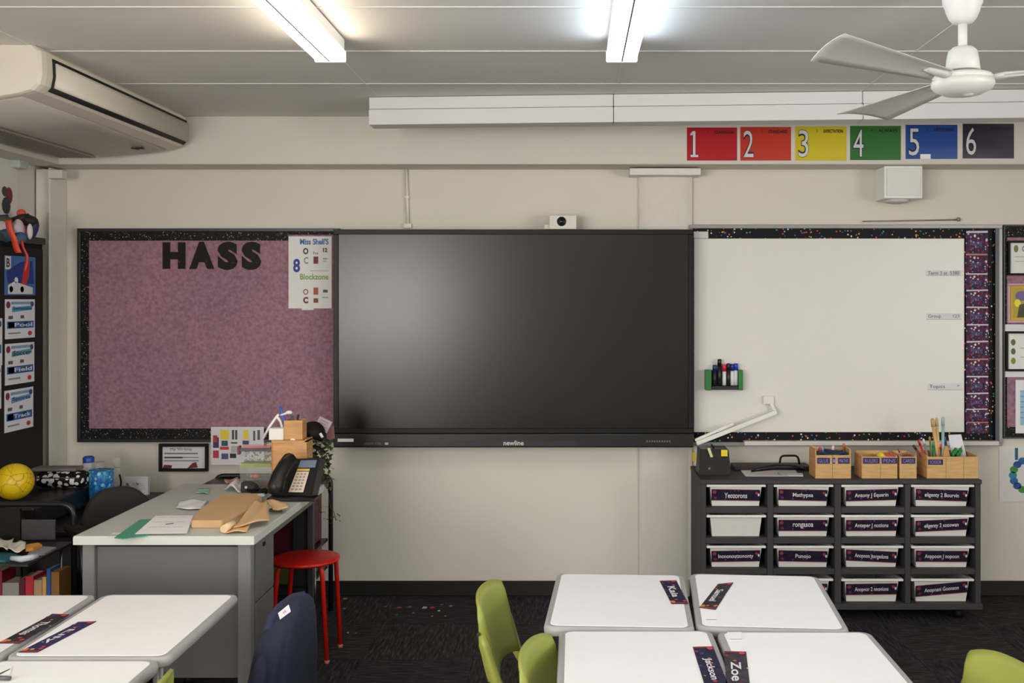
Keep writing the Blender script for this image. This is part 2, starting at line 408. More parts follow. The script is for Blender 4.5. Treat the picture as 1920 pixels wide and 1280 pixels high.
# ------------------------------------------------------------------ lamps
E = {k: mat_emit('lamp_'+k, c, LAMP_POWER*(.9 if k == 'mid' else 1)) for k, c in (('warm', LAMP_WARM), ('cool', LAMP_COOL), ('mid', LAMP_MID))}
def lamp(x, y0, key, label, ln=1.2):
    t = T('ceiling_lamp', label, 'lamp', (x, y0+ln/2, ZC-.005), 0, None)
    bm = BM(); box(bm, x-.052, x+.052, y0+.004, y0+ln-.004, ZC-.05, ZC-.005, bev=.003, seg=1); O('housing', bm, WHITE, t)
    bm = BM(); box(bm, x-.056, x+.056, y0+.012, y0+ln-.012, ZC-.09, ZC-.05, bev=.014, seg=3); O('diffuser', bm, E[key], t)
    for yy in (y0, y0+ln-.012):
        O('end_cap', box(BM(), x-.058, x+.058, yy, yy+.012, ZC-.092, ZC-.048, bev=.004, seg=1), M((235, 238, 240), .4), t)
    bm = BM(); box(bm, x-.003, x+.003, y0+.02, y0+ln-.02, ZC-.0925, ZC-.0895); O('centre_rib', bm, M((120, 124, 128), .5), t)
    return t
lamp(-.893, 2.57, 'warm', 'long warm white ceiling lamp, the left one')
lamp(.178, 2.57, 'cool', 'long cool white ceiling lamp, the one right of the middle')
for x, y, k, nm in ((-.893, -.2, 'warm', 'added warm lamp behind the viewer at left'), (.178, -.2, 'cool', 'added cool lamp behind the viewer'), (2.45, .2, 'mid', 'added white lamp behind the viewer at right'),
                    (2.9, 2.6, 'mid', 'added white ceiling lamp past the fan at right'), (-.983, -1.9, 'mid', 'added white lamp at the far back left'), (1.4, -1.9, 'mid', 'added white lamp at the far back right')):
    lamp(x, y, k, 'long '+nm)  # extra lamps out of view, added to balance the room's light

# ------------------------------------------------------------------ ceiling fan
fx, fy = W(1805, 3.12), 3.12
t = T('ceiling_fan', 'white three-bladed ceiling fan hanging on a short rod', 'fan', (fx, fy, ZC))
def hz(v): return H(v, fy)
bm = BM(); lathe(bm, [(.058, ZC), (.060, hz(-2)), (.058, hz(8)), (.053, hz(14)), (.050, hz(22)), (.040, hz(36)), (.030, hz(43)), (.014, hz(46))], (fx, fy, 0), 28); O('canopy', bm, WHITE, t)
bm = BM(); lathe(bm, [(.0135, hz(46)), (.0135, hz(92))], (fx, fy, 0), 16); O('rod', bm, WHITE, t)
bm = BM(); lathe(bm, [(.014, hz(87)), (.030, hz(89)), (.042, hz(96)), (.047, hz(110)), (.051, hz(132)), (.046, hz(133))], (fx, fy, 0), 28); O('motor_cover', bm, WHITE, t)
bm = BM(); lathe(bm, [(.04, hz(134)), (.05, hz(138)), (.082, hz(141)), (.088, hz(145)), (.088, hz(149)), (.084, hz(150)), (.091, hz(152)), (.093, hz(160)), (.085, hz(168)), (.055, hz(177)), (.03, hz(180)), (.0, hz(180.5))], (fx, fy, 0), 36)
mo = O('motor', bm, M((224, 224, 220), .35), t)
bm = BM(); lathe(bm, [(.0, hz(183)), (.012, hz(183)), (.016, hz(180)), (.016, hz(179))], (fx+.01, fy-.02, 0), 16); O('centre_screw_cap', bm, M((190, 188, 180), .3), mo)
bz = hz(147)
for k, an in enumerate((101, 218, 338)):
    R = Matrix.Translation((fx, fy, bz)) @ Matrix.Rotation(math.radians(an), 4, 'Z') @ Matrix.Rotation(math.radians(10), 4, 'X')
    def bl(s, q):
        r = .115+.535*s; wd = .040+.045*s
        y = (2*q-1)*wd; r += .035*s*(2*q-1)
        return R @ Vector((r, y, .006-.010*(2*q-1)**2))
    bm = BM(); grid(bm, bl, 16, 6, th=.002); b = O('blade', bm, M((205, 204, 199), .4), t)
    bm = BM(); tube(bm, [R @ Vector((.07, 0, -.004)), R @ Vector((.12, 0, 0)), R @ Vector((.19, 0, .004))], [.009, .011, .007], 8, sx=1.8); O('blade_bracket', bm, M((215, 214, 210), .4), b)

# ------------------------------------------------------------------ air conditioner under the ceiling, left
t = T('air_conditioner', 'cream under-ceiling air conditioner unit along the left wall', 'air conditioner', (-2.35, 4.6, ZC))
prof = [(-2.035, ZC-.001), (-2.012, ZC-.02), (-2.008, ZC-.055), (-2.006, ZC-.105), (-2.014, ZC-.148), (-2.038, ZC-.172), (-2.09, ZC-.187), (-2.2, ZC-.205), (-2.33, ZC-.217), (-2.44, ZC-.224), (-2.60, ZC-.226), (-2.665, ZC-.215), (-2.685, ZC-.15), (-2.69, ZC-.001)]
Y0, Y1 = 3.87, 5.345
def acsec(y, s=1.0, dz=0):
    c = Vector((-2.35, 0, ZC-.09))
    return [Vector((c.x+(x-c.x)*s, y, ZC-.001 if z > ZC-.01 else c.z+(z-c.z)*s)) for x, z in prof]
bm = BM(); ring_tube(bm, [acsec(Y0, .955), acsec(Y0+.012, .985), acsec(Y0+.035, 1), acsec(Y1-.05, 1), acsec(Y1-.018, .985), acsec(Y1, .955)])
for f in bm.faces: f.smooth = False
O('casing', bm, CREAM, t)
def acp(d, yy, lift):     # point on the right-hand front, d = index along the profile (float)
    i = int(d); q = d-i; a = Vector((prof[i][0], 0, prof[i][1])); b2 = Vector((prof[i+1][0], 0, prof[i+1][1]))
    p = a*(1-q)+b2*q; nrm = Vector((-(b2.z-a.z), 0, b2.x-a.x)).normalized()
    p += nrm*lift; p.y = yy; return p
def acstrip(name, d0, d1, y0, y1, lift, m, n=4, th=.004):
    bm = BM(); grid(bm, lambda s, q: acp(d0+(d1-d0)*s, y0+(y1-y0)*q, lift), n, 1, th=th)
    return O(name, bm, m, t)
ya, yb = Y0+.085, Y1-.03
acstrip('air_outlet', 1.45, 4.5, ya-.006, yb+.006, .003, M((20, 20, 20), .7), 6, .002)
acstrip('outlet_flap', 1.95, 3.95, ya+.004, yb-.002, .012, M((205, 198, 184), .4), 6, .006)
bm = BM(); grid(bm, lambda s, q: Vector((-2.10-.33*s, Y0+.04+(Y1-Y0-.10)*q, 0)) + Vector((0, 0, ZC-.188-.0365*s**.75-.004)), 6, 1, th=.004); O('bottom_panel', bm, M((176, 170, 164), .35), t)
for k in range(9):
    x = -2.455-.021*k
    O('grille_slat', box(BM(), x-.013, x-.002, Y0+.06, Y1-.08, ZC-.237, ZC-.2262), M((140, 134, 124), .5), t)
bm = BM(); zz_ = ZC-.2105
for a, b2 in (((0, 0), (.014, .03)), ((.014, .03), (.024, .006)), ((.024, .006), (.036, .032)), ((.036, .032), (.05, 0))):
    tube(bm, [(-2.20+a[0], 5.10+a[1]*2, zz_+a[0]*.15), (-2.20+b2[0], 5.10+b2[1]*2, zz_+b2[0]*.15)], .0035, 5)
O('badge', bm, M((50, 48, 46), .5), t)

# ------------------------------------------------------------------ long white boxed duct hanging before the beam
t = T('ceiling_duct', 'long white boxed duct hung under the ceiling above the screen', 'duct', (1.0, 4.86, ZC))
xe = [-.972, .188, 1.335, 2.45]; ysl = lambda x: 4.86-.062*(x+.972)
for a, b2 in zip(xe[:-1], xe[1:]):
    for nm, z0, z1, dy in (('upper_strip', ZC-.0585, ZC-.003, .010), ('lower_panel', 2.446, ZC-.0625, 0)):
        bm = BM(); p = [Vector((a+.0015, ysl(a)+dy, z0)), Vector((b2-.0015, ysl(b2)+dy, z0)), Vector((b2-.0015, ysl(b2)+.12, z0)), Vector((a+.0015, ysl(a)+.12, z0))]
        prism(bm, p, (0, 0, z1-z0), bev=.002); O(nm, bm, M((214, 214, 214), .5, var=.015, scale=3), t)
# ------------------------------------------------------------------ number posters on the beam
NP = [(1288, 239, 1382, 301, (176, 22, 36), 'red', '1', 'CLASSROOM'), (1388, 238, 1483, 301, (190, 54, 38), 'orange-red', '2', 'STANDARD'), (1491, 237, 1587, 301, (206, 190, 34), 'yellow', '3', 'EXPECTATION'),
      (1594, 236, 1689, 300, (44, 108, 44), 'green', '4', 'ALWAYS'), (1698, 234, 1795, 298, (12, 66, 148), 'blue', '5', 'LISTENING'), (1805, 232, 1901, 297, (38, 16, 50), 'dark purple', '6', 'KINDNESS')]
for i, (a, b1, c, d, col, cn, dg_, wd) in enumerate(NP):
    dark = tuple(int(x*.25) for x in col)
    nx = .21
    one = [('r', .105, .20, .155, .86, (20, 20, 24)), ('r', .06, .82, .23, .90, (20, 20, 24)), ('r', .118, .11, .168, .86, (205, 208, 212)), ('r', .07, .83, .225, .895, (205, 208, 212)), ('p', [(.118, .11), (.168, .11), (.12, .22), (.07, .24), (.065, .19)], (205, 208, 212))]
    sheet('number_poster', 'glossy %s poster with a large white number %s on the beam' % (cn, dg_), 'poster', Q(a, b1, c, d, YBM-.0005), .0015, M(col, .28, var=.04, scale=4),
          (one if dg_ == '1' else [('t', dg_, .055, .095, .055+nx, .915, (20, 20, 24), .03), ('t', dg_, .062, .11, .048+nx, .90, (205, 208, 212), -.002, .0006)])+[('t', dg_+'.', .41, .09, .45, .17, dark), ('t', wd, .55, .09, .93, .19, dark, .03)]
          + ([('r', .28, .86, .48, 1.0, (238, 238, 238))] if dg_ == '5' else []), group='number posters on the beam')
# ------------------------------------------------------------------ small white wall box (speaker) under the beam
t = T('wall_speaker', 'white box-shaped wall speaker fixed just under the beam', 'speaker', (1.75, 5.5, 2.15))
O('cabinet', box(BM(), 1.648, 1.852, 5.43, 5.598, H(372, 5.43), 2.325, bev=.006), WHITE, t)
O('front_grille', box(BM(), 1.66, 1.84, 5.424, 5.431, H(367, 5.43), 2.312, bev=.002), M((226, 226, 222), .6, bump=.5, scale=300), t)
bm = BM(); lathe(bm, [(.03, 2.13), (.06, 2.137), (.068, 2.1505)], (1.735, 5.5, 0), 20); O('swivel_foot', bm, M((200, 198, 192), .5), t)
bm = BM(); tube(bm, [P(1617, 415, 5.585), P(1795, 412, 5.585)], .004, 6); ball(bm, P(1797, 411, 5.58), .012, 8)
O('metal_rod', bm, M((150, 138, 124), .4, metal=.4), label='thin dull metal rod lying along the top of the whiteboard frame', cat='rod')

# ================================================================== BOARDS
def frame(bm, u0, v0, u1, v1, px, Yf, Yb):
    x0, x1, z0, z1 = W(u0, Yf), W(u1, Yf), H(v1, Yf), H(v0, Yf); p = px/F*Yf
    for a in ((x0, x1, z1-p, z1), (x0, x1, z0, z0+p), (x0, x0+p, z0+p, z1-p), (x1-p, x1, z0+p, z1-p)):
        box(bm, a[0], a[1], Yf, Yb, a[2], a[3], bev=.002, seg=1)
    return bm
t = T('felt_pinboard', 'mauve felt pinboard with a black speckled border on the left', 'pinboard', (-1.9, 5.59, 1.0))
O('frame', frame(BM(), 144, 428, 636, 829, 6, 5.565, 5.599), M((38, 38, 39), .35), t)
O('backing', box(BM(), W(147, 5.57), W(634, 5.57), 5.578, 5.599, H(826, 5.57), H(431, 5.57)), FELT, t)
for a in ((150, 434, 541, 451), (150, 803, 634, 824), (150, 451, 167, 803), (541, 434, 634, 440)):
    sheet('border_strip', None, None, Q(*a, 5.578), .0025, SPECK, parent=t)
def quad_text(s, u0, v0, u1, v1, Y, mats, th, off):
    vs, fs = text_geo(s, off); bm = BM(); x0, x1, z0, z1 = W(u0, Y), W(u1, Y), H(v1, Y), H(v0, Y)
    q = [bm.verts.new((x0+(x1-x0)*x, Y, z0+(z1-z0)*y)) for x, y in vs]
    for f in fs: bm.faces.new([q[i] for i in f])
    r = bmesh.ops.extrude_face_region(bm, geom=bm.faces[:]); bmesh.ops.translate(bm, verts=[v for v in r['geom'] if isinstance(v, bmesh.types.BMVert)], vec=(0, -th, 0))
    return bm
for ch, a, nm in (('H', (305, 454, 348, 504), 'letter H, first in the row'), ('A', (355, 453, 402, 504), 'letter A, second in the row'), ('S', (408, 453, 446, 506), 'letter S, the left of the two'), ('S', (453, 453, 490, 506), 'letter S, at the right end')):
    O('cutout_letter', quad_text(ch, *a, 5.5775, None, .002, .07), mat_dots('letter_card_'+ch, (20, 18, 19), [(120, 120, 122), (60, 60, 62), (160, 160, 160)], 22, .16, keep=.5),
      label='black dotted cutout '+nm+' on the mauve board', cat='letter', group='cutout letters on the mauve board')
B_, K_, R_ = (40, 60, 150), (60, 58, 60), (150, 90, 70)
its = [('t', 'Miss Shell\'S', .27, .03, .93, .115, (50, 110, 170), .03), ('t', '8', .11, .31, .27, .50, B_, .03), ('t', 'Blockzone', .27, .52, .93, .60, (120, 160, 50), .02), ('r', .5, .475, .93, .482, (150, 150, 150)),
       ('t', 'O', .34, .16, .46, .25, (70, 60, 60), .05), ('t', 'C', .36, .29, .46, .38, (110, 100, 100), .01), ('r', .58, .28, .69, .38, (120, 40, 52)), ('t', 'ha', .58, .21, .69, .25, K_), ('t', '12', .80, .16, .90, .22, K_, .05),
       ('t', 'O', .34, .73, .46, .81, R_, .02), ('r', .58, .71, .69, .81, (170, 84, 60)), ('t', 'C', .34, .84, .46, .93, (110, 50, 45), .06), ('r', .58, .86, .69, .92, (120, 60, 56)), ('r', .80, .74, .91, .78, (80, 84, 80)), ('r', .78, .84, .92, .855, (150, 150, 150)), ('r', .8, .3, .9, .32, (150, 150, 150)), ('r', .8, .34, .88, .35, (140, 140, 140))]
sheet('paper_poster', 'white paper poster with coloured words pinned beside the black screen', 'poster', Q(541, 443, 622, 578, 5.572), .001, (222, 222, 222), its)
sheet('paper_slip', 'small white slip sticking out below the paper poster', 'paper', Q(566, 578, 588, 581, 5.5755), .001, (226, 216, 222))

# whiteboard assembly
t = T('display_board', 'large framed board in black confetti paper behind the whiteboard', 'board', (1.6, 5.59, 1.0))
bm = frame(BM(), 1292, 421, 1880, 836, 7, 5.562, 5.599); O('frame', bm, M((150, 150, 150), .35, metal=.2), t)
O('backing', box(BM(), W(1296, 5.565), W(1876, 5.565), 5.578, 5.599, H(832, 5.565), H(425, 5.565)), PARTY, t)
O('pen_ledge', box(BM(), W(1396, 5.52), W(1873, 5.52), 5.515, 5.562, H(835, 5.52), H(827, 5.52), bev=.002, seg=1), M((205, 200, 194), .4), t)
O('edge_rail', box(BM(), W(1866, 5.56), W(1873, 5.56), 5.555, 5.563, H(834, 5.56), H(428, 5.56)), M((70, 72, 74), .4), t)
t = T('whiteboard', 'plain whiteboard sheet hung right of the black screen', 'whiteboard', (1.4, 5.575, 1.0))
O('panel', box(BM(), W(1301, 5.568), W(1808, 5.568), 5.566, 5.577, H(810, 5.568), H(447, 5.568), bev=.003), M((222, 220, 214), .3, var=.01, scale=2), t)
O('side_filler', box(BM(), W(1301, 5.568), W(1328, 5.568), 5.567, 5.577, H(446.5, 5.568), H(434, 5.568)), M((214, 214, 212), .4), t)
for (a, b1, c, d), tx, nm in (((1736, 506, 1803, 517), 'Term 3 at  5380', 'topmost'), ((1737, 587, 1803, 599), 'Group        123', 'middle'), ((1739, 718, 1803, 731), 'Topics       *', 'lowest')):
    sheet('name_strip', nm+' of three narrow white strips at the right of the whiteboard', 'label', Q(a, b1, c, d, 5.5655), .001, (216, 218, 222),
          [('t', tx, .05, .2, .93, .85, (84, 86, 92)), ('r', 0, .93, 1, 1, (170, 172, 176))], group='name strips on the whiteboard')
ORD = ['topmost', 'second', 'third', 'fourth', 'fifth', 'sixth', 'seventh', 'eighth', 'ninth', 'tenth', 'eleventh', 'lowest']
vv = [432, 474, 511, 542, 573, 606, 638, 671, 703, 735, 765, 789, 812]
for i in range(12):
    a = vv[i]+1.2; b1 = vv[i+1]-.2; dx = random.uniform(-1.5, 1.5)
    lab = ('%s card of the navy and magenta timetable column' % ORD[i]) if i in (0, 11) else ('%s card from the top of the navy and magenta timetable column' % ORD[i])
    sheet('timetable_card', lab, 'card', [P(1811+dx, a, 5.575), P(1853+dx, a+random.uniform(-1, 1), 5.575), P(1853+dx, b1, 5.575), P(1811+dx, b1, 5.575)], .0035, SCHED,
          [('r', .02, 0, .98, .09, random.choice([(205, 190, 200), (190, 120, 110), (200, 200, 215)])), ('t', random.choice(['Reading', 'Maths', 'Writing', 'Spelling', 'Sport', 'Lunch', 'Science']), .2, .4, .72, .75, (84, 96, 140)),
           ('c', .4, .22, .05, .07, (215, 215, 220)), ('c', .92, .42, .05, .07, (200, 205, 220))], group='timetable cards beside the whiteboard')
# right-hand pinboard
t = T('pink_pinboard', 'mauve pinboard with black border at the right edge of the photo', 'pinboard', (2.7, 5.59, 1.0))
O('frame', frame(BM(), 1882, 421, 2150, 822, 3, 5.57, 5.599), M((60, 60, 60), .4), t)
O('backing', box(BM(), W(1884, 5.57), W(2148, 5.57), 5.578, 5.599, H(820, 5.57), H(423, 5.57)), FELT, t)
for a in ((1884, 423, 2148, 445), (1884, 800, 2148, 820), (1884, 445, 1888, 800)):
    sheet('border_strip', None, None, Q(*a, 5.578), .0025, SPECK, parent=t)
def pframe(label, a, px, fc, mat_c, its):
    t = T('framed_picture', label, 'picture frame', P((a[0]+a[2])/2, a[3], 5.57))
    O('frame', frame(BM(), *a, px, 5.558, 5.577), fc, t)
    sheet('picture', None, None, Q(a[0]+px-.5, a[1]+px-.5, a[2]-px+.5, a[3]-px+.5, 5.574), .001, mat_c, its, parent=t)
pframe('black framed white certificate near the top of the right pinboard', (1891, 451, 1985, 516), 4, BLACK, (226, 226, 222), [('c', .12, .2, .05, .12, (110, 130, 60)), ('r', .1, .45, .9, .47, (160, 160, 160)), ('r', .1, .6, .8, .62, (170, 170, 170)), ('t', 'Certificate', .25, .1, .9, .3, (60, 60, 60))])
pframe('pink framed yellow and violet picture on the right pinboard', (1890, 531, 1985, 605), 4, M((196, 160, 178), .5), (200, 170, 70), [('r', .06, .08, .94, .92, (176, 160, 60)), ('c', .25, .3, .14, .14, (110, 96, 150)), ('c', .16, .5, .07, .11, (235, 220, 60)), ('p', [(.2, .55), (.5, .45), (.6, .9), (.15, .9)], (70, 70, 50))])
pframe('black framed sheet with three green dots on the right pinboard', (1887, 621, 1985, 696), 4, BLACK, (228, 228, 224), [('c', .1, .25, .05, .09, (90, 110, 60)), ('c', .1, .5, .05, .09, (90, 110, 60)), ('c', .1, .76, .05, .09, (120, 140, 60)), ('r', .25, .4, .9, .42, (170, 170, 170)), ('r', .25, .65, .9, .67, (170, 170, 170))])
sheet('white_backing_card', 'white backing card behind the black framed sheet with green dots', 'card', Q(1882.5, 608, 1990, 707, 5.566), .001, (222, 222, 224))
bpy.data.objects['white_backing_card'].location.y += .0095
sheet('table_chart', 'pale chart with blue rows at the bottom of the right pinboard', 'chart', Q(1904, 712, 1990, 812, 5.576), .001, (226, 226, 230), [('r', .1, .2, 1, .85, (150, 190, 214))]+[('r', .1, .2+.1*k, 1, .215+.1*k, (110, 140, 170)) for k in range(6)]+[('t', 'A', .3, .03, .45, .15, (60, 60, 60))])
its = [('r', 0, 0, 1, 1, (214, 214, 212)), ('t', '1 2', .30, .02, .7, .24, (30, 90, 120), .03)]
for k in range(18):
    an = 2*PI*k/18
    its.append(('c', .62+.36*math.cos(an), .52+.3*math.sin(an), .08, .065, [(30, 96, 160), (40, 130, 150), (70, 130, 60), (30, 70, 140)][k % 4]))
sheet('wreath_drawing', 'white paper with a blue and green ring of blobs below the right pinboard', 'drawing', Q(1873, 837, 1972, 940, 5.598), .001, (220, 220, 218), its)

# ================================================================== SCREEN
YT = 5.45
t = T('interactive_screen', 'large black interactive touch screen in the middle of the wall', 'screen', P(960, 840, 5.5))
O('housing', box(BM(), W(626, YT), W(1299, YT), YT+.012, 5.535, H(839, YT), H(431, YT), bev=.006), BLACKM, t)
bm = frame(BM(), 625, 430, 1300, 812, 9.5, YT, YT+.03); O('bezel', bm, M((10, 10, 11), .45, spec=.3), t)
m = M((6, 6, 6), .25, var=.02, spec=.45)
O('display_glass', box(BM(), W(634, YT), W(1291, YT), YT+.006, YT+.014, H(806, YT), H(439, YT)), m, t)
O('control_bar', box(BM(), W(626, YT), W(1300, YT), YT-.012, YT+.03, H(839, YT-.012), H(813, YT-.012), bev=.006), M((24, 24, 26), .35), t)
O('speaker_slot', box(BM(), W(848, YT), W(1082, YT), YT-.0135, YT-.011, H(835, YT-.012), H(826, YT-.012)), M((34, 34, 36), .5), t)
sheet('maker_mark', None, None, Q(944, 825, 982, 835, YT-.0135), .0006, M((34, 34, 36), .5), [('t', 'newline', 0, .05, 1, .95, (200, 200, 200), .02)], parent=t)
sheet('white_sticker', None, None, Q(633, 822, 663, 828, YT-.012), .0006, (225, 225, 225), [], parent=t)
sheet('port_marks', None, None, Q(684, 829, 728, 834, YT-.012), .0006, M((24, 24, 26), .35), [('t', 'HDMI  USB', 0, .1, .7, .9, (120, 120, 120)), ('r', .86, .1, 1, .9, (190, 190, 190))], parent=t)
sheet('side_marks', None, None, Q(1211, 825, 1258, 829, YT-.012), .0006, M((24, 24, 26), .35), [('r', .02+.1*k, .1, .08+.1*k, .9, (110, 110, 112)) for k in range(10)], parent=t)
for x in (-.6, .2): O('wall_mount', box(BM(), x-.03, x+.03, 5.534, 5.599 if x < 0 else 5.545, 1.0, 1.9), BLACK, t)
t = T('webcam', 'small white camera with a black lens sitting on top of the screen', 'camera', P(1055, 430, 5.5))
O('body', box(BM(), W(1030, 5.49), W(1081, 5.49), 5.46, 5.53, H(430, 5.47), H(403, 5.47), bev=.006), M((216, 212, 200), .4), t)
O('clip', box(BM(), W(1020, 5.49), W(1034, 5.49), 5.48, 5.52, H(430, 5.47), H(420, 5.47), bev=.006), M((216, 212, 200), .4), t)
bm = BM(); ball(bm, P(1053, 415, 5.462), (.026, .012, .026), 16); l = O('lens', bm, BLACKM, t)
bm = BM(); ball(bm, P(1053, 415, 5.452), (.012, .006, .012), 12); O('lens_glass', bm, M((8, 8, 10), .1), l)
# white jointed arm
t = T('jointed_arm', 'white jointed arm reaching from the screen corner onto the whiteboard', 'arm', P(1380, 830, 5.5))
def bar(a, b2, w_, d_, nm):
    a, b2 = Vector(a), Vector(b2); d = (b2-a).normalized(); s = d.cross(Vector((0, 1, 0))).normalized()*w_/2; y = Vector((0, d_/2, 0)); bm = BM()
    hull8(bm, [a-s-y, b2-s-y, b2+s-y, a+s-y], [a-s+y, b2-s+y, b2+s+y, a+s+y], bev=.002); return O(nm, bm, M((228, 226, 220), .35), t)
bar(P(1306, 831, 5.47), P(1456, 772, 5.52), .022, .02, 'main_bar'); bar(P(1303, 825, 5.475), P(1375, 794, 5.50), .014, .014, 'second_bar')
bar(P(1455, 774, 5.53), P(1445, 755, 5.545), .016, .014, 'elbow_link')
O('mounting_pad', box(BM(), W(1431, 5.55), W(1452, 5.55), 5.548, 5.566, H(758, 5.55), H(742, 5.55), bev=.004), M((226, 224, 218), .4), t)
# marker holder
t = T('marker_holder', 'dark marker holder with green ends stuck on the whiteboard', 'holder', P(1357, 730, 5.55))
GR = M((24, 116, 52), .4); Ym = 5.53
O('tray', box(BM(), W(1334, Ym), W(1384, Ym), 5.512, 5.566, H(730, Ym), H(723, Ym), bev=.002, seg=1), M((28, 30, 34), .5), t)
O('back_plate', box(BM(), W(1334, Ym), W(1384, Ym), 5.556, 5.566, H(723, Ym), H(695, Ym)), M((28, 30, 34), .5), t)
O('front_strip', box(BM(), W(1334, Ym), W(1384, Ym), 5.508, 5.512, H(730, Ym), H(725, Ym)), M((28, 30, 34), .5), t)
for a, b1 in ((1322, 1333), (1384, 1392)): O('end_block', box(BM(), W(a, Ym), W(b1, Ym), 5.505, 5.566, H(731, Ym), H(693, Ym), bev=.004), GR, t)
for i, (u, vt, cc, bc, nm) in enumerate(((1341, 684, (28, 36, 110), (34, 38, 44), 'marker with a dark blue cap at the left in the green holder'), (1350, 673, (20, 20, 22), (30, 32, 36), 'black marker standing highest in the green holder'),
        (1359, 683, (200, 36, 80), (225, 225, 225), 'white marker with a pink cap in the green holder'), (1367, 681, (22, 22, 24), (36, 38, 42), 'black capped marker behind the white ones in the holder'), (1374, 682, (26, 44, 120), (226, 226, 226), 'white marker with navy cap in the holder'), (1381, 681, (30, 60, 180), (226, 226, 228), 'white marker with bright blue cap at the right in the holder'))):
    t = T('marker', nm, 'marker', P(u-1, 722, Ym+.005), group='markers in the whiteboard holder'); c = P(u-1, 722, Ym+.004); zt = H(vt, Ym); zc = H(vt+13, Ym)
    bm = BM(); lathe(bm, [(.0105, c.z), (.0105, zc)], (c.x, c.y, 0), 12); O('barrel', bm, M(bc, .4), t)
    bm = BM(); lathe(bm, [(.0115, zc), (.0115, zt-.004), (.008, zt)], (c.x, c.y, 0), 12); O('cap', bm, M(cc, .35), t)

# ================================================================== STORAGE CABINET WITH TRAYS
YC = 5.14
def cz(v): return H(v, YC)
xs0, xs1 = W(1314, YC), W(1839, YC)
CAB = M((58, 58, 60), .6, var=.05, spec=.3)
t = T('tray_cabinet', 'dark grey wheeled storage cabinet with sixteen tray slots', 'cabinet', ((xs0+xs1)/2, 5.35, .06))
O('top_board', box(BM(), xs0-.004, xs1+.004, YC-.005, 5.565, cz(907), cz(899), bev=.002, seg=1), CAB, t)
O('base_board', box(BM(), xs0-.004, xs1+.006, YC-.008, 5.565, cz(1142), cz(1131), bev=.002, seg=1), CAB, t)
O('back_board', box(BM(), xs0, xs1, 5.55, 5.565, cz(1131), cz(907)), DARK, t)
uc = [(1314, 1324), (1439, 1450), (1565, 1577), (1697, 1707), (1829, 1839)]
for a, b1 in uc: O('upright', box(BM(), W(a, YC), W(b1, YC), YC, 5.55, cz(1131), cz(907), bev=.0015, seg=1), CAB, t)
for v in (951, 1008, 1066):
    for (a, b1), (c, d) in zip(uc[:-1], uc[1:]): O('shelf', box(BM(), W(b1, YC)+.0003, W(c, YC)-.0003, YC+.004, 5.55, cz(v+11), cz(v), bev=.0015, seg=1), CAB, t)
for x in (xs0+.09, xs1-.09):
    for y in (YC+.06, 5.5):
        bm = BM(); tube(bm, [(x-.018, y+.01, .026), (x+.018, y+.01, .026)], .026, 14); cst = O('caster_wheel', bm, BLACK, t)
        bm = BM(); box(bm, x-.022, x+.022, y-.012, y+.022, .048, cz(1142)); O('caster_fork', bm, M((40, 40, 42), .4), cst)
TRAY = M((214, 212, 208), .45, var=.02)
TX = {(0, 0): 'Yeozorons', (1, 0): 'Mathypsa', (2, 0): 'Antony J Equsrin', (3, 0): 'eligenty 2 Bourvin', (1, 1): 'rongasoa', (2, 1): 'Anteper J nozions', (3, 1): 'eligenty 2 sozowan',
      (0, 2): 'Inononoutzononty', (1, 2): 'Punojo', (2, 2): 'Anopnon Jtorgedons', (3, 2): 'Anppoon J nopoon', (1, 3): 'Anojons', (2, 3): 'Anopnor 2 nnonions', (3, 3): 'Anopnani Goonson'}
uts = [(1325, 1437), (1451, 1564), (1578, 1695), (1709, 1828)]; vts = [(909, 948), (966, 1005), (1024, 1062.5), (1086, 1127)]
CN = ['leftmost', 'second from left', 'third from left', 'rightmost']; RN = ['top row', 'second row', 'third row', 'bottom row']
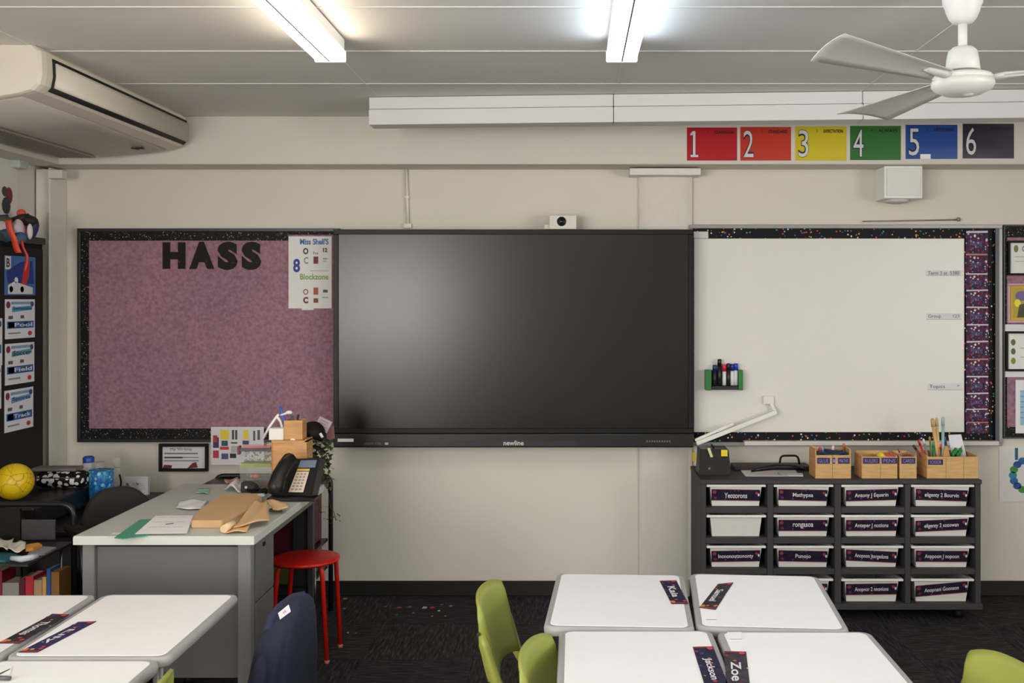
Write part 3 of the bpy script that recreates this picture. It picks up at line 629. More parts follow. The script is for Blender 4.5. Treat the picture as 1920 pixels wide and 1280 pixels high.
for r_ in range(4):
    for c_ in range(4):
        if (c_, r_) == (0, 3): continue
        u0, u1 = uts[c_]; v0, v1 = vts[r_]; x0, x1 = W(u0, YC), W(u1, YC); xm = (x0+x1)/2; zt, zb = cz(v0), cz(v1); yo = YC+.012+random.uniform(-.004, .006)
        zb = {0: cz(951), 1: cz(1008), 2: cz(1066), 3: cz(1131)}[r_]+.001
        t = T('storage_tray', 'white plastic tray%s, %s in the %s of the cabinet' % (' without a label' if (c_, r_) == (0, 1) else '', CN[c_], RN[r_]), 'tray', (xm, yo+.2, zb), group='storage trays in the cabinet')
        wt, wb = (x1-x0)*.435, (x1-x0)*.395
        bm = BM(); th = .003
        rings = []
        for (wd, y0_, y1_, z) in ((wb, yo+.022, yo+.375, zb), (wt, yo+.008, yo+.392, zt-.004), (wt-th, yo+.008+th, yo+.392-th, zt-.004), (wb-th, yo+.022+th, yo+.375-th, zb+th)):
            rings.append([Vector((xm-wd, y0_, z)), Vector((xm+wd, y0_, z)), Vector((xm+wd, y1_, z)), Vector((xm-wd, y1_, z))])
        ring_tube(bm, rings)
        for f in bm.faces: f.smooth = False
        O('tub', bm, TRAY, t)
        bm = BM(); h2 = (x1-x0)/2; dz = .012
        for a in ((xm-h2, xm+h2, yo-.004, yo+.008), (xm-h2, xm+h2, yo+.392, yo+.4), (xm-h2, xm-wt, yo+.008, yo+.392), (xm+wt, xm+h2, yo+.008, yo+.392)):
            box(bm, a[0], a[1], a[2], a[3], zt-dz, zt, bev=.002, seg=1)
        O('rim', bm, M((228, 228, 226), .35), t)
        if (c_, r_) in TX:
            tl = random.uniform(-.007, .007) if c_ > 1 else random.uniform(-.003, .003)
            if (c_, r_) == (3, 3): tl = -.012
            za, zb2 = zt-.026, zt-.026-.058
            def ft(xx, z): return Vector((xx, yo+.008+(zt-z)/(zt-zb)*.014-.0025, z))
            hw = wt-.008
            q = [ft(xm-hw, za+tl), ft(xm+hw, za-tl), ft(xm+hw, zb2-tl), ft(xm-hw, zb2+tl)]
            s_ = TX[(c_, r_)]; wl = min(.36, .026*len(s_)) if c_ < 2 else .33
            sheet('label_card', None, None, q, .001, TAGP, [('r', 0, 0, 1, .05, (96, 26, 50)), ('r', 0, .94, 1, 1, (110, 30, 56)), ('c', .06, .25, .04, .16, (130, 34, 60)), ('c', .08, .75, .03, .12, (100, 30, 60)), ('c', .93, .3, .03, .14, (140, 40, 66)), ('c', .97, .45, .018, .13, (214, 206, 212)),
                  ('t', s_, .5-wl, .3, .5+wl, .76, (214, 214, 214), .012)], parent=t)
ZT = cz(899)
# ------------------------------------------------------------------ on top of the cabinet
def topY(v): return (EYE-ZT)*F/(v-CV)
t = T('pencil_caddy', 'black desk caddy with yellow tags at the left end of the cabinet top', 'caddy', (W(1340, 5.3), 5.33, ZT)); yy = topY(890)
bm = BM(); x0, x1 = W(1310, yy), W(1371, yy); zt = H(843, yy)
prism(bm, [(x0, yy, ZT), (x1, yy, ZT), (x1-.01, yy+.02, zt), (x0+.01, yy+.02, zt)], (0, .13, 0), bev=.004); O('body', bm, BLACKM, t)
O('divider', box(BM(), (x0+x1)/2-.002, (x0+x1)/2+.002, yy+.02, yy+.14, zt, zt+.012), BLACK, t)
sheet('yellow_tag', None, None, Q(1352, 843, 1364, 855, yy+.012), .002, (226, 206, 40), parent=t)
sheet('white_clip', None, None, [P(1326, 840, yy+.008), P(1331, 839, yy+.008), P(1337, 856, yy+.008), P(1332, 857, yy+.008)], .004, (215, 208, 150), parent=t)
sheet('round_sticker', None, None, Q(1328, 876, 1332, 880, yy-.002), .001, (120, 120, 120), parent=t)
sheet('sticky_note', 'small yellow sticky note on the dark post left of the caddy', 'note', Q(1298.5, 848, 1304.5, 864, 5.48), .001, (220, 196, 50))
q = QZ([(1382, 874), (1486, 874), (1500, 893), (1398, 893)], ZT+.001)
sheet('paper_sheet', 'white paper sheet lying near the front of the cabinet top', 'paper', q, .0015, (214, 208, 204), [('r', .1, .3, .9, .33, (170, 170, 170))])
bm = BM(); yy = topY(889)
tube(bm, [P(1408, 888, yy)+Vector((0, 0, .012)), P(1425, 884, yy)+Vector((0, 0, .014)), P(1455, 880, yy)+Vector((0, 0, .014)), P(1490, 880, yy+.02)+Vector((0, 0, .013)), P(1508, 884, yy+.03)+Vector((0, 0, .012))], [.004, .012, .016, .015, .008], 8)
t = O('hole_punch', bm, BLACKM, label='flat black hand tool lying across the paper on the cabinet top', cat='tool')
sheet('silver_plate', None, None, QZ([(1478, 888), (1505, 888), (1506, 893), (1478, 893)], ZT+.004), .004, (205, 205, 205), parent=t)
bm = BM(); ball(bm, P(1460, 887, yy-.02), .006, 8); O('rivet', bm, CHROME, t)
t = T('maroon_case', 'maroon edged black case with a handle lying behind the paper', 'case', (W(1470, 5.45), 5.47, ZT))
O('body', box(BM(), W(1376, 5.42), W(1520, 5.42), 5.41, 5.54, ZT, ZT+.022, bev=.004), M((44, 24, 28), .5), t)
bm = BM(); tube(bm, arc([P(1462, 868, 5.44), P(1464, 854, 5.44), P(1496, 854, 5.44), P(1499, 870, 5.44)], .02), .0055, 8); O('handle', bm, BLACK, t)

def caddy(label, u0, u1, vt, uside, splits, labels, name='wooden_box', dep=.14, step=None, vb=899):
    """pale plywood open box on the cabinet top, front at the cabinet's front edge"""
    yf = YC+.02+(899-vb)*.0; yf = topY(900) if False else YC+.03
    x0, x1 = W(u0, yf), W(u1, yf); zt = H(vt, yf); k = .007
    t = T(name, label, 'box', ((x0+x1)/2, yf+dep/2, ZT), group='wooden boxes on the cabinet')
    O('base', box(BM(), x0+k, x1-k, yf+k, yf+dep-k, ZT+.0005, ZT+.007), WOOD, t)
    O('back_panel', box(BM(), x0+k, x1-k, yf+dep-k, yf+dep, ZT+.0005, zt+.012), WOOD, t)
    for x in (x0, x1-k): O('side_panel', box(BM(), x, x+k, yf+k, yf+dep, ZT+.0005, zt+(.03 if 'yellow-trimmed' in label else .006), bev=.001, seg=1), WOODO, t)
    xs = [x0]+[W(u, yf) for u in splits]+[x1]
    for i, (a, b1) in enumerate(zip(xs[:-1], xs[1:])):
        O('front_panel', box(BM(), a+(.0006 if i else 0), b1-.0006, yf, yf+k, ZT+.0005, zt, bev=.001, seg=1), WOOD, t)
        if i: O('divider', box(BM(), a-.003, a+.003, yf+k, yf+dep-k, ZT+.007, zt-.004), WOODO, t)
    for (a, b1, c, d, tx) in labels:
        sheet('name_label', None, None, Q(a, b1, c, d, yf-.0005), .0008, (38, 28, 80), [('t', tx, .12, .2, .88, .8, (150, 140, 200)), ('r', 0, 0, .08, 1, (70, 40, 120))], parent=t)
    return t, yf, x0, x1, zt
def stick(u, vb, ut, vt, Y, r, col, nm, lab, cat, tipc=None, zb=None):
    a = P(u, vb, Y); b1 = P(ut, vt, Y+.01); 
    if zb is not None: a = a+(b1-a)*((zb-a.z)/(b1.z-a.z))
    t = T(nm, lab, cat, a); m_ = a*.35+b1*.65
    bm = BM(); tube(bm, [a, b1-(b1-a)*.15 if tipc else b1], r, 8); O('shaft', bm, M(col, .45), t)
    if tipc: bm = BM(); tube(bm, [b1-(b1-a)*.15, b1-(b1-a)*.03, b1], [r*1.15, r*1.1, r*.5], 8); O('tip', bm, M(tipc, .4), t)
    return t
t, yf, x0, x1, zt = caddy('wide plywood box with yellow-trimmed edge, left of the wooden boxes', 1529, 1596, 853, 1521, [1561], [(1532, 858, 1556, 869, 'GLUE'), (1561, 858, 1566, 869, 'I'), (1571, 858, 1593, 869, 'MATHS')])
Z0 = ZT+.008
for (a, b1, c, d, r, col, tip, lab) in ((1537, 880, 1524, 836, .006, (236, 190, 40), (236, 190, 40), 'yellow marker leaning out of the wide left wooden box'), (1541, 880, 1537, 838, .006, (226, 90, 40), (210, 60, 40), 'orange capped glue stick in the wide left wooden box'),
        (1545, 880, 1542, 836, .005, (100, 130, 160), (150, 170, 190), 'grey blue pen in the wide left wooden box'), (1560, 880, 1562, 835, .007, (190, 20, 60), (225, 200, 215), 'crimson marker with pale tip in the wide left wooden box'), (1584, 880, 1582, 831, .006, (130, 80, 40), (190, 100, 40), 'brown pencil at the right in the wide left wooden box')):
    stick(a, b1, c, d, yf+.07, r, col, 'marker', lab, 'marker', tip, zb=Z0)
O('blue_cloth', grid(BM(), lambda s, q: Vector((x0+.012+(x1-x0-.024)*s, yf+.012+.11*q, zt+.006+.01*math.sin(s*9+q*4))), 12, 6, th=.01), M((24, 50, 80), .9), label='dark blue cloth stuffed into the wide left wooden box', cat='cloth')
t, yf, x0, x1, zt = caddy('plywood box with two compartments in the middle of the cabinet top', 1616, 1683, 856, 1605, [1651], [(1618, 858, 1649, 869, 'RULERS'), (1653, 858, 1682, 869, 'PENS')])
bm = BM(); ball(bm, P(1652, 856, yf+.06), (.022, .03, .02), 12); O('yellow_sponge', bm, M((230, 210, 40), .8), label='yellow rounded sponge peeping out of the middle wooden box', cat='sponge')
bm = BM(); ball(bm, P(1668, 857, yf+.06), (.034, .04, .018), 14); O('coral_cloth', bm, M((216, 84, 70), .85), label='coral red cloth bundled in the middle wooden box', cat='cloth')
t, yf, x0, x1, zt = caddy('narrow plywood box beside the two compartment box', 1687, 1719, 856, 1683, [], [(1690, 858, 1716, 869, 'CARDS')])
bm = BM(); ball(bm, P(1703, 857, yf+.06), (.03, .04, .014), 12); O('brown_cloth', bm, M((140, 66, 52), .85), label='brown red cloth in the narrow wooden box', cat='cloth')
stick(1700, 870, 1683, 841, yf+.08, .003, (190, 160, 160), 'paint_brush', 'thin pale brush leaning out of the narrow wooden box', 'brush', (110, 60, 60), zb=Z0)
t, yf, x0, x1, zt = caddy('stepped plywood box crammed with brushes at the right of the cabinet', 1738, 1834, 856, 1725, [1774, 1807], [(1740, 861, 1768, 871, 'SCISSOR')], dep=.15)
O('partition', prism(BM(), [P(1768, 858, yf+.05), P(1782, 858, yf+.05), P(1777, 836, yf+.05), P(1772, 836, yf+.05)], (0, .008, 0)), WOODO, t)
for (a, c, d, r, col, tip, lab) in ((1732+12, 1712, 834, .006, (120, 60, 60), (60, 40, 40), 'dark red pencil leaning furthest left out of the stepped box'), (1742, 1722, 825, .0055, (200, 30, 40), (180, 30, 40), 'bright red pencil leaning left out of the stepped box'),
        (1745, 1731, 822, .005, (130, 130, 130), (205, 205, 205), 'grey brush with a white tip in the stepped box'), (1748, 1743, 818, .005, (90, 110, 60), (150, 130, 70), 'olive green pencil standing in the stepped box'),
        (1752, 1750, 828, .0075, (40, 120, 80), (60, 140, 100), 'thick green marker standing in the stepped box'), (1753, 1762, 832, .011, (230, 60, 36), (230, 60, 36), 'fat orange red glue stick in the stepped box'),
        (1755, 1770, 820, .005, (70, 30, 40), (90, 40, 40), 'dark maroon pencil in front of the wooden fork'), (1762, 1748, 784, .010, (206, 168, 112), (196, 160, 100), 'tall pale wooden stick rising from the stepped box'),
        (1763, 1756, 783, .007, (196, 176, 120), (180, 170, 120), 'second pale wooden stick, just right of the tall one'), (1768, 1768, 781, .008, (150, 180, 180), (160, 190, 190), 'pale blue green ruler rising from the stepped box'),
        (1783, 1770, 818, .008, (50, 66, 110), (60, 80, 130), 'navy blue marker in the middle of the stepped box')):
    stick(a, 878, c, d, yf+.09, r, col, 'craft_stick' if 'stick' in lab or 'ruler' in lab else 'pencil', lab, 'pencil' if 'pencil' in lab else 'stick', tip, zb=Z0)
sheet('white_card', 'white card with a green leaf drawing standing in the stepped box', 'card', [P(1778, 815, yf+.11), P(1802, 814, yf+.11), P(1818, 880, yf+.11), P(1788, 880, yf+.11)], .001, (220, 220, 226), [('p', [(.3, .6), (.9, .3), (.5, .75), (.2, .85)], (50, 110, 70)), ('p', [(.2, .65), (.6, .55), (.4, .9)], (60, 150, 80))])
bm = BM()
for k in range(6): ball(bm, P(1786+3*k, 852-(k % 3)*4, yf+.075), (.008, .02, .014), 8)
O('green_foliage', bm, M((44, 130, 60), .7), label='green felt leaves poking out of the stepped wooden box', cat='craft leaves')

# ================================================================== STUDENT TABLES
ZD = .66
def rrect(w_, d_, r, z, n=5):
    out = []
    for cx, cy, a0 in ((w_/2-r, d_/2-r, 0), (-w_/2+r, d_/2-r, 90), (-w_/2+r, -d_/2+r, 180), (w_/2-r, -d_/2+r, 270)):
        for k in range(n+1):
            a = math.radians(a0+90*k/n); out.append(Vector((cx+r*math.cos(a), cy+r*math.sin(a), z)))
    return out
def make_table(label):
    t = T('student_table', label, 'table', group='student tables')
    w_, d_ = .444, .597
    bm = BM(); ring_tube(bm, [rrect(w_-.014, d_-.014, .03, -.03+ZD), rrect(w_-.002, d_-.002, .034, -.024+ZD), rrect(w_, d_, .035, -.012+ZD), rrect(w_-.006, d_-.006, .033, ZD-.002), rrect(w_-.018, d_-.018, .028, ZD)])
    O('edge_band', bm, M((158, 158, 158), .45), t, local=True)
    bm = BM(); ring_tube(bm, [rrect(w_-.038, d_-.034, .024, ZD-.003), rrect(w_-.038, d_-.034, .024, ZD+.0004), rrect(w_-.041, d_-.037, .023, ZD+.001)])
    for f in bm.faces: f.smooth = False
    O('table_top', bm, WHITEP, t, local=True)
    bm = BM(); box(bm, -.17, .17, -.25, .25, ZD-.055, ZD-.0305); O('frame', bm, M((120, 120, 122), .4, metal=.5), t, local=True)
    for sy in (-1, 1):
        bm = BM(); tube(bm, [(0, sy*.2, ZD-.056), (0, sy*.2, .03)], .022, 14); l = O('leg', bm, M((140, 140, 142), .35, metal=.6), t, local=True)
        bm = BM(); box(bm, -.19, .19, sy*.2-.02, sy*.2+.02, .004, .034, bev=.008); O('foot_bar', bm, M((60, 60, 62), .4), l, local=True)
    return t
tab0 = make_table('left table of the back pair in the middle group'); index_kids(tab0)
def place(x, y, a, lab, first=False):
    if first: tab0.location = (x, y, 0); tab0.rotation_euler = (0, 0, math.radians(a)); tab0['label'] = lab; return tab0
    return dup(tab0, (x, y, 0), math.radians(a), lab)
place(.148, 3.284, -3.0, 'white table with grey rim, back left of the middle group of four', True)
place(.604, 3.274, -4.5, 'white table with grey rim, back right of the middle group of four')
place(.180, 2.675, 0, 'white table with grey rim, front left of the middle group of four')
place(.633, 2.665, -.3, 'white table with grey rim, front right of the middle group of four')
place(-1.305, 3.037, 0, 'white table in front of the teacher desk, nearest its right leg')
place(-1.762, 3.030, .6, 'white table at the left edge, beside the table facing the grey desk')
place(-1.316, 2.432, 0, 'white table in the lower left corner, its far edge against another')
place(-1.770, 2.425, 0, 'white table mostly outside the lower left corner')
ZS = ZD+.0015
def plate(label, pts, tx, vertical=True, base=(30, 28, 54), c2=(180, 60, 70)):
    q = QZ(pts, ZS)
    if vertical:   # writing runs along the long side: rotate the quad so its first side is long
        q = [q[1], q[2], q[3], q[0]] if (q[1]-q[0]).length < (q[2]-q[1]).length else q
    sheet('name_plate', label, 'name plate', q, .0008, mat_dots('name_plate_print', base, [c2, (200, 110, 60), (70, 60, 120), (190, 170, 90)], 55, .34, keep=.3, base2=tuple(min(255, x+14) for x in base)),
          [('t', tx, .28, .3, .74, .75, (214, 214, 220), .02), ('r', 0, 0, .04, 1, (120, 36, 56)), ('r', .96, 0, 1, 1, (140, 50, 50)), ('c', .05, .2, .035, .14, (200, 60, 60)), ('c', .93, .85, .04, .14, (205, 120, 60)), ('c', .12, .9, .03, .1, (120, 40, 70)), ('c', .9, .15, .03, .1, (190, 60, 60))], group='name plates on the tables')
plate('navy name plate on the back left table of the middle group', [(1237, 1089), (1268, 1088), (1291, 1132), (1259, 1132)], 'Kaia')
plate('dark name plate lying askew on the back right table of the middle group', [(1346, 1095), (1375, 1092), (1342, 1143), (1311, 1139)], 'Samuel', base=(40, 36, 44))
plate('bright navy name plate on the front left table of the middle group', [(1299, 1213), (1337, 1212), (1372, 1300), (1326, 1300)], 'Jackson')
plate('greyish name plate on the front right table of the middle group', [(1358, 1221), (1399, 1222), (1408, 1300), (1362, 1300)], 'Zoe', base=(52, 46, 54))
plate('dark name plate on the table at the left edge', [(98, 1151), (131, 1152), (37, 1206), (-4, 1206)], 'Thomas', base=(44, 36, 44))
plate('purple navy name plate on the table before the teacher desk', [(147, 1166), (181, 1165), (70, 1223), (34, 1223)], 'Lily', base=(44, 38, 80))
sheet('paper_sticker', 'small white sticker below the askew name plate', 'sticker', QZ([(1316, 1144), (1345, 1145), (1346, 1165), (1319, 1165)], ZS), .0008, (240, 240, 243), [('r', .2, .82, .9, .88, (170, 170, 172))])
sheet('paper_sticker', 'small white sticker at the far corner of the front right table', 'sticker', QZ([(1364, 1185), (1390, 1185), (1393, 1200), (1366, 1200)], ZS), .0008, (238, 238, 243), [('r', .1, .88, .95, .95, (170, 170, 172))])
sheet('loose_paper', 'white paper with black print in the lower left corner', 'paper', QZ([(-2, 1247), (23, 1249), (19, 1264), (-8, 1272)], ZS), .001, (230, 230, 230), [('p', [(.1, .7), (.9, .3), (.9, .4), (.1, .85)], (60, 60, 62))])
bm = BM(); tube(bm, [PZ(-6, 1270, ZS+.006), PZ(19, 1271, ZS+.006)], .006, 8); O('marker', bm, M((80, 80, 82), .4), label='grey pen lying below the loose paper in the lower left corner', cat='marker')

# ================================================================== GREEN CHAIRS
def make_chair(label):
    """faces local +X, one-piece plastic look with a folded back"""
    t = T('plastic_chair', label, 'chair', group='green plastic chairs')
    SZ = .385
    def bk(s, q):           # s lateral 0..1, q height 0..1
        e = 2*s-1; ae = abs(e)
        if ae < .8: y = e/.8*.172; x = -.022*(1-(e/.8)**2)+.006
        else:
            k = (ae-.8)/.2; a = k*PI/2*1.05; y = math.copysign(.172+.020*math.sin(min(a, PI/2)), e); x = .006-.036*(1-math.cos(a))*(1-.75*q**3)
        zt = .702-.045*ae**3; zb = .452+.02*math.cos(min(1, ae/.8)*PI/2)
        zt -= .012*(k*k if ae >= .8 else 0); z = zb+(zt-zb)*q; x -= (z-.42)*.27; y *= (.93+.07*q)*.86
        if q > .88: x -= (q-.88)**2*.4
        return Vector((x, y, z))
    bm = BM(); grid(bm, bk, 20, 8, th=.009); O('backrest', bm, GREEN, t, local=True)
    for sy in (-1, 1):
        bm = BM()
        R = []
        for z, wx, x0_ in ((.345, .030, .05), (.40, .032, .015), (.46, .036, -.022), (.56, .034, -.052), (.60, .018, -.062)):
            y0_ = sy*(.146+.006*(z-.345)/.3); R.append([Vector((x0_+wx/2, y0_-sy*.012, z)), Vector((x0_+wx/2, y0_+sy*.012, z)), Vector((x0_-wx/2, y0_+sy*.012, z)), Vector((x0_-wx/2, y0_-sy*.012, z))])
        ring_tube(bm, R); bmesh.ops.bevel(bm, geom=bm.edges[:], offset=.003, segments=2, affect='EDGES'); O('upright', bm, GREEN, t, local=True)
        bm = BM(); tube(bm, [(-.068, sy*.1685, .60), (-.068, sy*.1655, .60)], .006, 8); O('screw_hole', bm, M((40, 44, 16), .6), t, local=True)
    def st(s, q):
        e = 2*q-1; x = .04+.35*s; y = e*(.158+.012*math.sin(s*PI)); z = SZ-.014*math.sin(s*PI)*(1-e*e)
        if s < .15: z += (.15-s)*.16*(1-.5*e*e)
        if s > .85: z -= (s-.85)**2*1.1
        z -= max(0, abs(e)-.85)**2*.6
        return Vector((x, y, z))
    bm = BM(); grid(bm, st, 14, 12, th=.01); O('seat', bm, GREEN, t, local=True)
    for x, sx in ((.07, -1), (.33, 1)):
        for sy in (-1, 1):
            bm = BM(); tube(bm, [(x, sy*.13, SZ-.022), (x+sx*.03, sy*.145, .2), (x+sx*.06, sy*.16, .004)], [.022, .018, .013], 10); O('leg', bm, GREEN, t, local=True)
    bm = BM(); box(bm, .06, .34, -.135, .135, SZ-.045, SZ-.03); O('seat_rib', bm, GREEN, t, local=True)
    return t
ch0 = make_chair('green plastic chair left of the middle tables, the farther one'); index_kids(ch0)
ch0.location = (-.195, 3.27, 0); ch0.rotation_euler = (0, 0, math.radians(-9))
dup(ch0, (-.028, 2.72, 0), math.radians(-13), 'green plastic chair nearer the camera, tucked in left of the middle tables')
dup(ch0, (1.035, 2.585, 0), math.radians(195), 'green plastic chair alone in the lower right corner')
dup(ch0, (-1.095, 2.46, 0), math.radians(180), 'green plastic chair at the lower left table, only its edge showing')
cj = dup(ch0, (-.962, 3.175, 0), math.radians(175), 'green plastic chair hidden under the navy jacket'); cj.scale = (.72, .72, .84)
# navy jacket over a chair back
jt = T('navy_jacket', 'navy school jacket draped over a chair beside the red stool', 'jacket', (-.86, 3.08, .3))
def jsec(z, xc, yc, a, b1, n=40, k=0.0, rough=0):
    out = []
    for i in range(n):
        th = 2*PI*i/n; c, s = math.cos(th), math.sin(th); e = .55
        x = math.copysign(abs(c)**e, c)*a; y = math.copysign(abs(s)**e, s)*b1
        f = 1+rough*math.sin(th*7+z*9)+rough*.6*math.sin(th*11-z*17)
        out.append(Vector((xc+x*f, yc+y*f, z)))
    return out
RJ = Matrix.Translation((-.876, 3.17, -.045)) @ Matrix.Rotation(math.radians(-5), 4, 'Z')
J = [(.724, .0, .075, .010, .03, 0), (.718, .0, .07, .024, .055, .01), (.70, 0, .045, .036, .095, .015), (.672, -.002, .018, .046, .135, .02), (.64, -.006, .0, .054, .156, .025), (.60, -.010, 0, .058, .166, .03), (.55, -.016, 0, .062, .172, .04), (.48, -.022, 0, .066, .176, .05), (.38, -.024, 0, .07, .178, .06), (.28, -.024, 0, .072, .178, .07), (.22, -.024, 0, .07, .175, .08)]
bm = BM(); ring_tube(bm, [[RJ @ p for p in jsec(z, x, y, a, b1, rough=r)] for z, x, y, a, b1, r in J]); O('jacket_body', bm, NAVY, jt)
bm = BM(); tube(bm, [RJ @ Vector(p) for p in ((-.055, -.165, .30), (-.05, -.17, .42), (-.035, -.168, .54), (-.02, -.145, .61))], [.026, .030, .030, .020], 12)
O('sleeve', bm, NAVY, jt)
bm = BM(); tube(bm, [RJ @ Vector(p) for p in ((-.03, -.11, .668), (-.038, -.05, .688), (-.036, .02, .702), (-.02, .08, .714), (.012, .10, .722))], [.012, .017, .018, .017, .012], 10); O('collar', bm, M((38, 40, 66), .95, var=.2, scale=60), jt)
sheet('neck_tag', None, None, [P(521, 1149, 3.03), P(541, 1133, 3.06), P(545, 1146, 3.06), P(525, 1161, 3.03)], .001, (232, 232, 240), [('t', 'M', .4, .3, .6, .7, (190, 100, 110))], parent=jt)

# ================================================================== TEACHER DESK
dx0, dx1, dy0, dy1, DZ = -1.856, -1.183, 3.80, 4.868, .74
t = T('teacher_desk', 'grey metal teacher desk with a pale green top', 'desk', ((dx0+dx1)/2, (dy0+dy1)/2, 0))
O('desk_top', box(BM(), dx0, dx1, dy0, dy1, DZ-.034, DZ, bev=.004), M((192, 198, 190), .35, var=.03, scale=5), t)
O('top_edge_band', box(BM(), dx0+.001, dx1-.001, dy0-.0015, dy0+.001, DZ-.032, DZ-.004), M((206, 210, 202), .4), t)
lx0, lx1 = W(155, 3.84), W(471, 3.84)
for x0, x1 in ((lx0, lx0+.046), (lx1-.05, lx1)):
    O('leg', box(BM(), x0, x1, 3.835, 3.881, 0, DZ-.0345, bev=.004), GREYL, t)
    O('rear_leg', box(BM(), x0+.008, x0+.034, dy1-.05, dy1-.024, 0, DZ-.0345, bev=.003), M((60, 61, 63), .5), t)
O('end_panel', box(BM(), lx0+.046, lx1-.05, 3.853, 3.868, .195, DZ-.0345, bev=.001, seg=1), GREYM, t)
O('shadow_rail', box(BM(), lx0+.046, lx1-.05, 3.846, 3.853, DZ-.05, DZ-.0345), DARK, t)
O('pedestal', box(BM(), lx0+.06, lx1-.004, 3.882, 4.12, .24, DZ-.0345, bev=.003), GREYM, t)
O('drawer_front', box(BM(), lx1-.0045, lx1+.004, 3.885, 4.115, .47, DZ-.04, bev=.002, seg=1), GREYM, t)
O('drawer_front', box(BM(), lx1-.0045, lx1+.004, 3.885, 4.115, .25, .465, bev=.002, seg=1), GREYM, t)
O('lock', box(BM(), lx1+.003, lx1+.008, 3.97, 3.995, .662, .675), BLACK, t)
O('side_rail', box(BM(), lx1-.03, lx1-.008, 4.12, dy1-.07, DZ-.075, DZ-.0345), GREYM, t)
ZK = DZ+.0006
def flat(name, label, cat, pts, z, th, m, **kw):
    bm = BM(); prism(bm, QZ(pts, z), (0, 0, th), **kw); return O(name, bm, m, label=label, cat=cat)
flat('teal_folder', 'teal plastic folder under the printed sheet on the desk', 'folder', [(214, 1009), (262, 975), (285, 974), (262, 1000), (280, 1004), (232, 1011)], ZK, .003, M((70, 160, 130), .35))
sheet('printed_sheet', 'white printed sheet lying across the teal folder on the desk', 'paper', QZ([(292, 967), (363, 966), (350, 1000), (253, 1001)], ZK+.004), .001, (240, 240, 241),
      [('r', .1+.27*(k % 3), .1+.28*(k//3), .1+.27*(k % 3)+.22, .11+.28*(k//3), (170, 170, 176)) for k in range(9)]+[('p', [(.45, .5), (.62, .44), (.62, .47), (.45, .54)], (110, 110, 130))])
flat('white_card_strip', 'white card strip under the left end of the teal folder', 'card', [(209, 1001), (214, 998), (262, 998), (262, 1001)], ZK-.0004, .0006, (M((226, 228, 226), .6)))
def crumple(name, label, cat, pts, z, hgt, m, n=10, seed=1):
    """loose paper: a bilinear patch with soft folds"""
    a, b1, c, d = QZ(pts, z); rnd = random.Random(seed); ph = [rnd.uniform(0, 6) for _ in range(4)]
    def f(s, q):
        p = a*(1-s)*(1-q)+b1*s*(1-q)+c*s*q+d*(1-s)*q
        return p+Vector((0, 0, hgt*(.55+.45*math.sin(s*7+ph[0]+q*3)*math.cos(q*5+ph[1]))+.0015))
    bm = BM(); grid(bm, f, n, n, th=.0012); return O(name, bm, m, label=label, cat=cat)
crumple('crumpled_tissue', 'crumpled white paper on the desk behind the printed sheet', 'paper', [(338, 941), (391, 940), (376, 958), (331, 956)], ZK, .012, M((226, 226, 228), .8), seed=3)
crumple('blue_note', 'pale blue slip beside the crumpled white paper', 'paper', [(380, 950), (392, 946), (388, 957), (374, 960)], ZK, .004, M((160, 190, 204), .7), seed=4)
crumple('teal_note', 'pale teal note near the far end of the desk', 'paper', [(371, 918), (394, 917), (391, 927), (366, 925)], ZK, .006, M((150, 190, 176), .7), seed=5)
crumple('orange_paper', 'pale orange scrap at the far edge of the desk beside the tank', 'paper', [(420, 903), (447, 898), (446, 904), (424, 909)], ZK, .01, M((214, 170, 140), .7), seed=8)
# kraft bag
bag = T('paper_bag', 'brown kraft paper bag lying flat on the teacher desk', 'paper bag', PZ(450, 970, DZ))
bm = BM(); prism(bm, QZ([(359, 990), (371, 970), (417, 939), (494, 937), (482, 952), (462, 972), (440, 981), (417, 990)], ZK), (0, 0, .030), bev=.003); O('bag_body', bm, KRAFT, bag)
def fold(pts, z0, z1, amp, seed):
    a, b1, c, d = pts; a, b1, c, d = PZ(*a, z0), PZ(*b1, z0), PZ(*c, z1), PZ(*d, z1); rnd = random.Random(seed); ph = rnd.uniform(0, 6)
    return lambda s, q: a*(1-s)*(1-q)+b1*s*(1-q)+c*s*q+d*(1-s)*q+Vector((0, 0, amp*(math.sin(s*6+ph)*math.cos(q*4))))
bm = BM(); grid(bm, fold([(478, 940), (500, 938), (505, 975), (437, 988)], DZ+.045, DZ+.022, .006, 1), 12, 12, th=.002); O('torn_flap', bm, KRAFT, bag)
bm = BM(); grid(bm, fold([(496, 938), (534, 939), (541, 953), (512, 956)], DZ+.04, DZ+.022, .005, 2), 10, 8, th=.002); O('far_flap', bm, KRAFT, bag)
bm = BM(); grid(bm, fold([(441, 984), (470, 982), (462, 996), (420, 998)], DZ+.012, DZ+.008, .004, 3), 10, 8, th=.002); O('near_flap', bm, M((216, 176, 124), .8), bag)
bm = BM(); tube(bm, [PZ(419, 992, DZ+.018), PZ(436, 981, DZ+.026)], .014, 12); O('paper_roll', bm, M((226, 196, 158), .8), bag)
O('shaded_gusset', box(BM(), *(lambda a, b1: (a.x, b1.x, a.y+.0, a.y+.01, DZ+.002, DZ+.014))(PZ(505, 960, DZ), PZ(528, 960, DZ))), M((90, 74, 40), .8), bag)
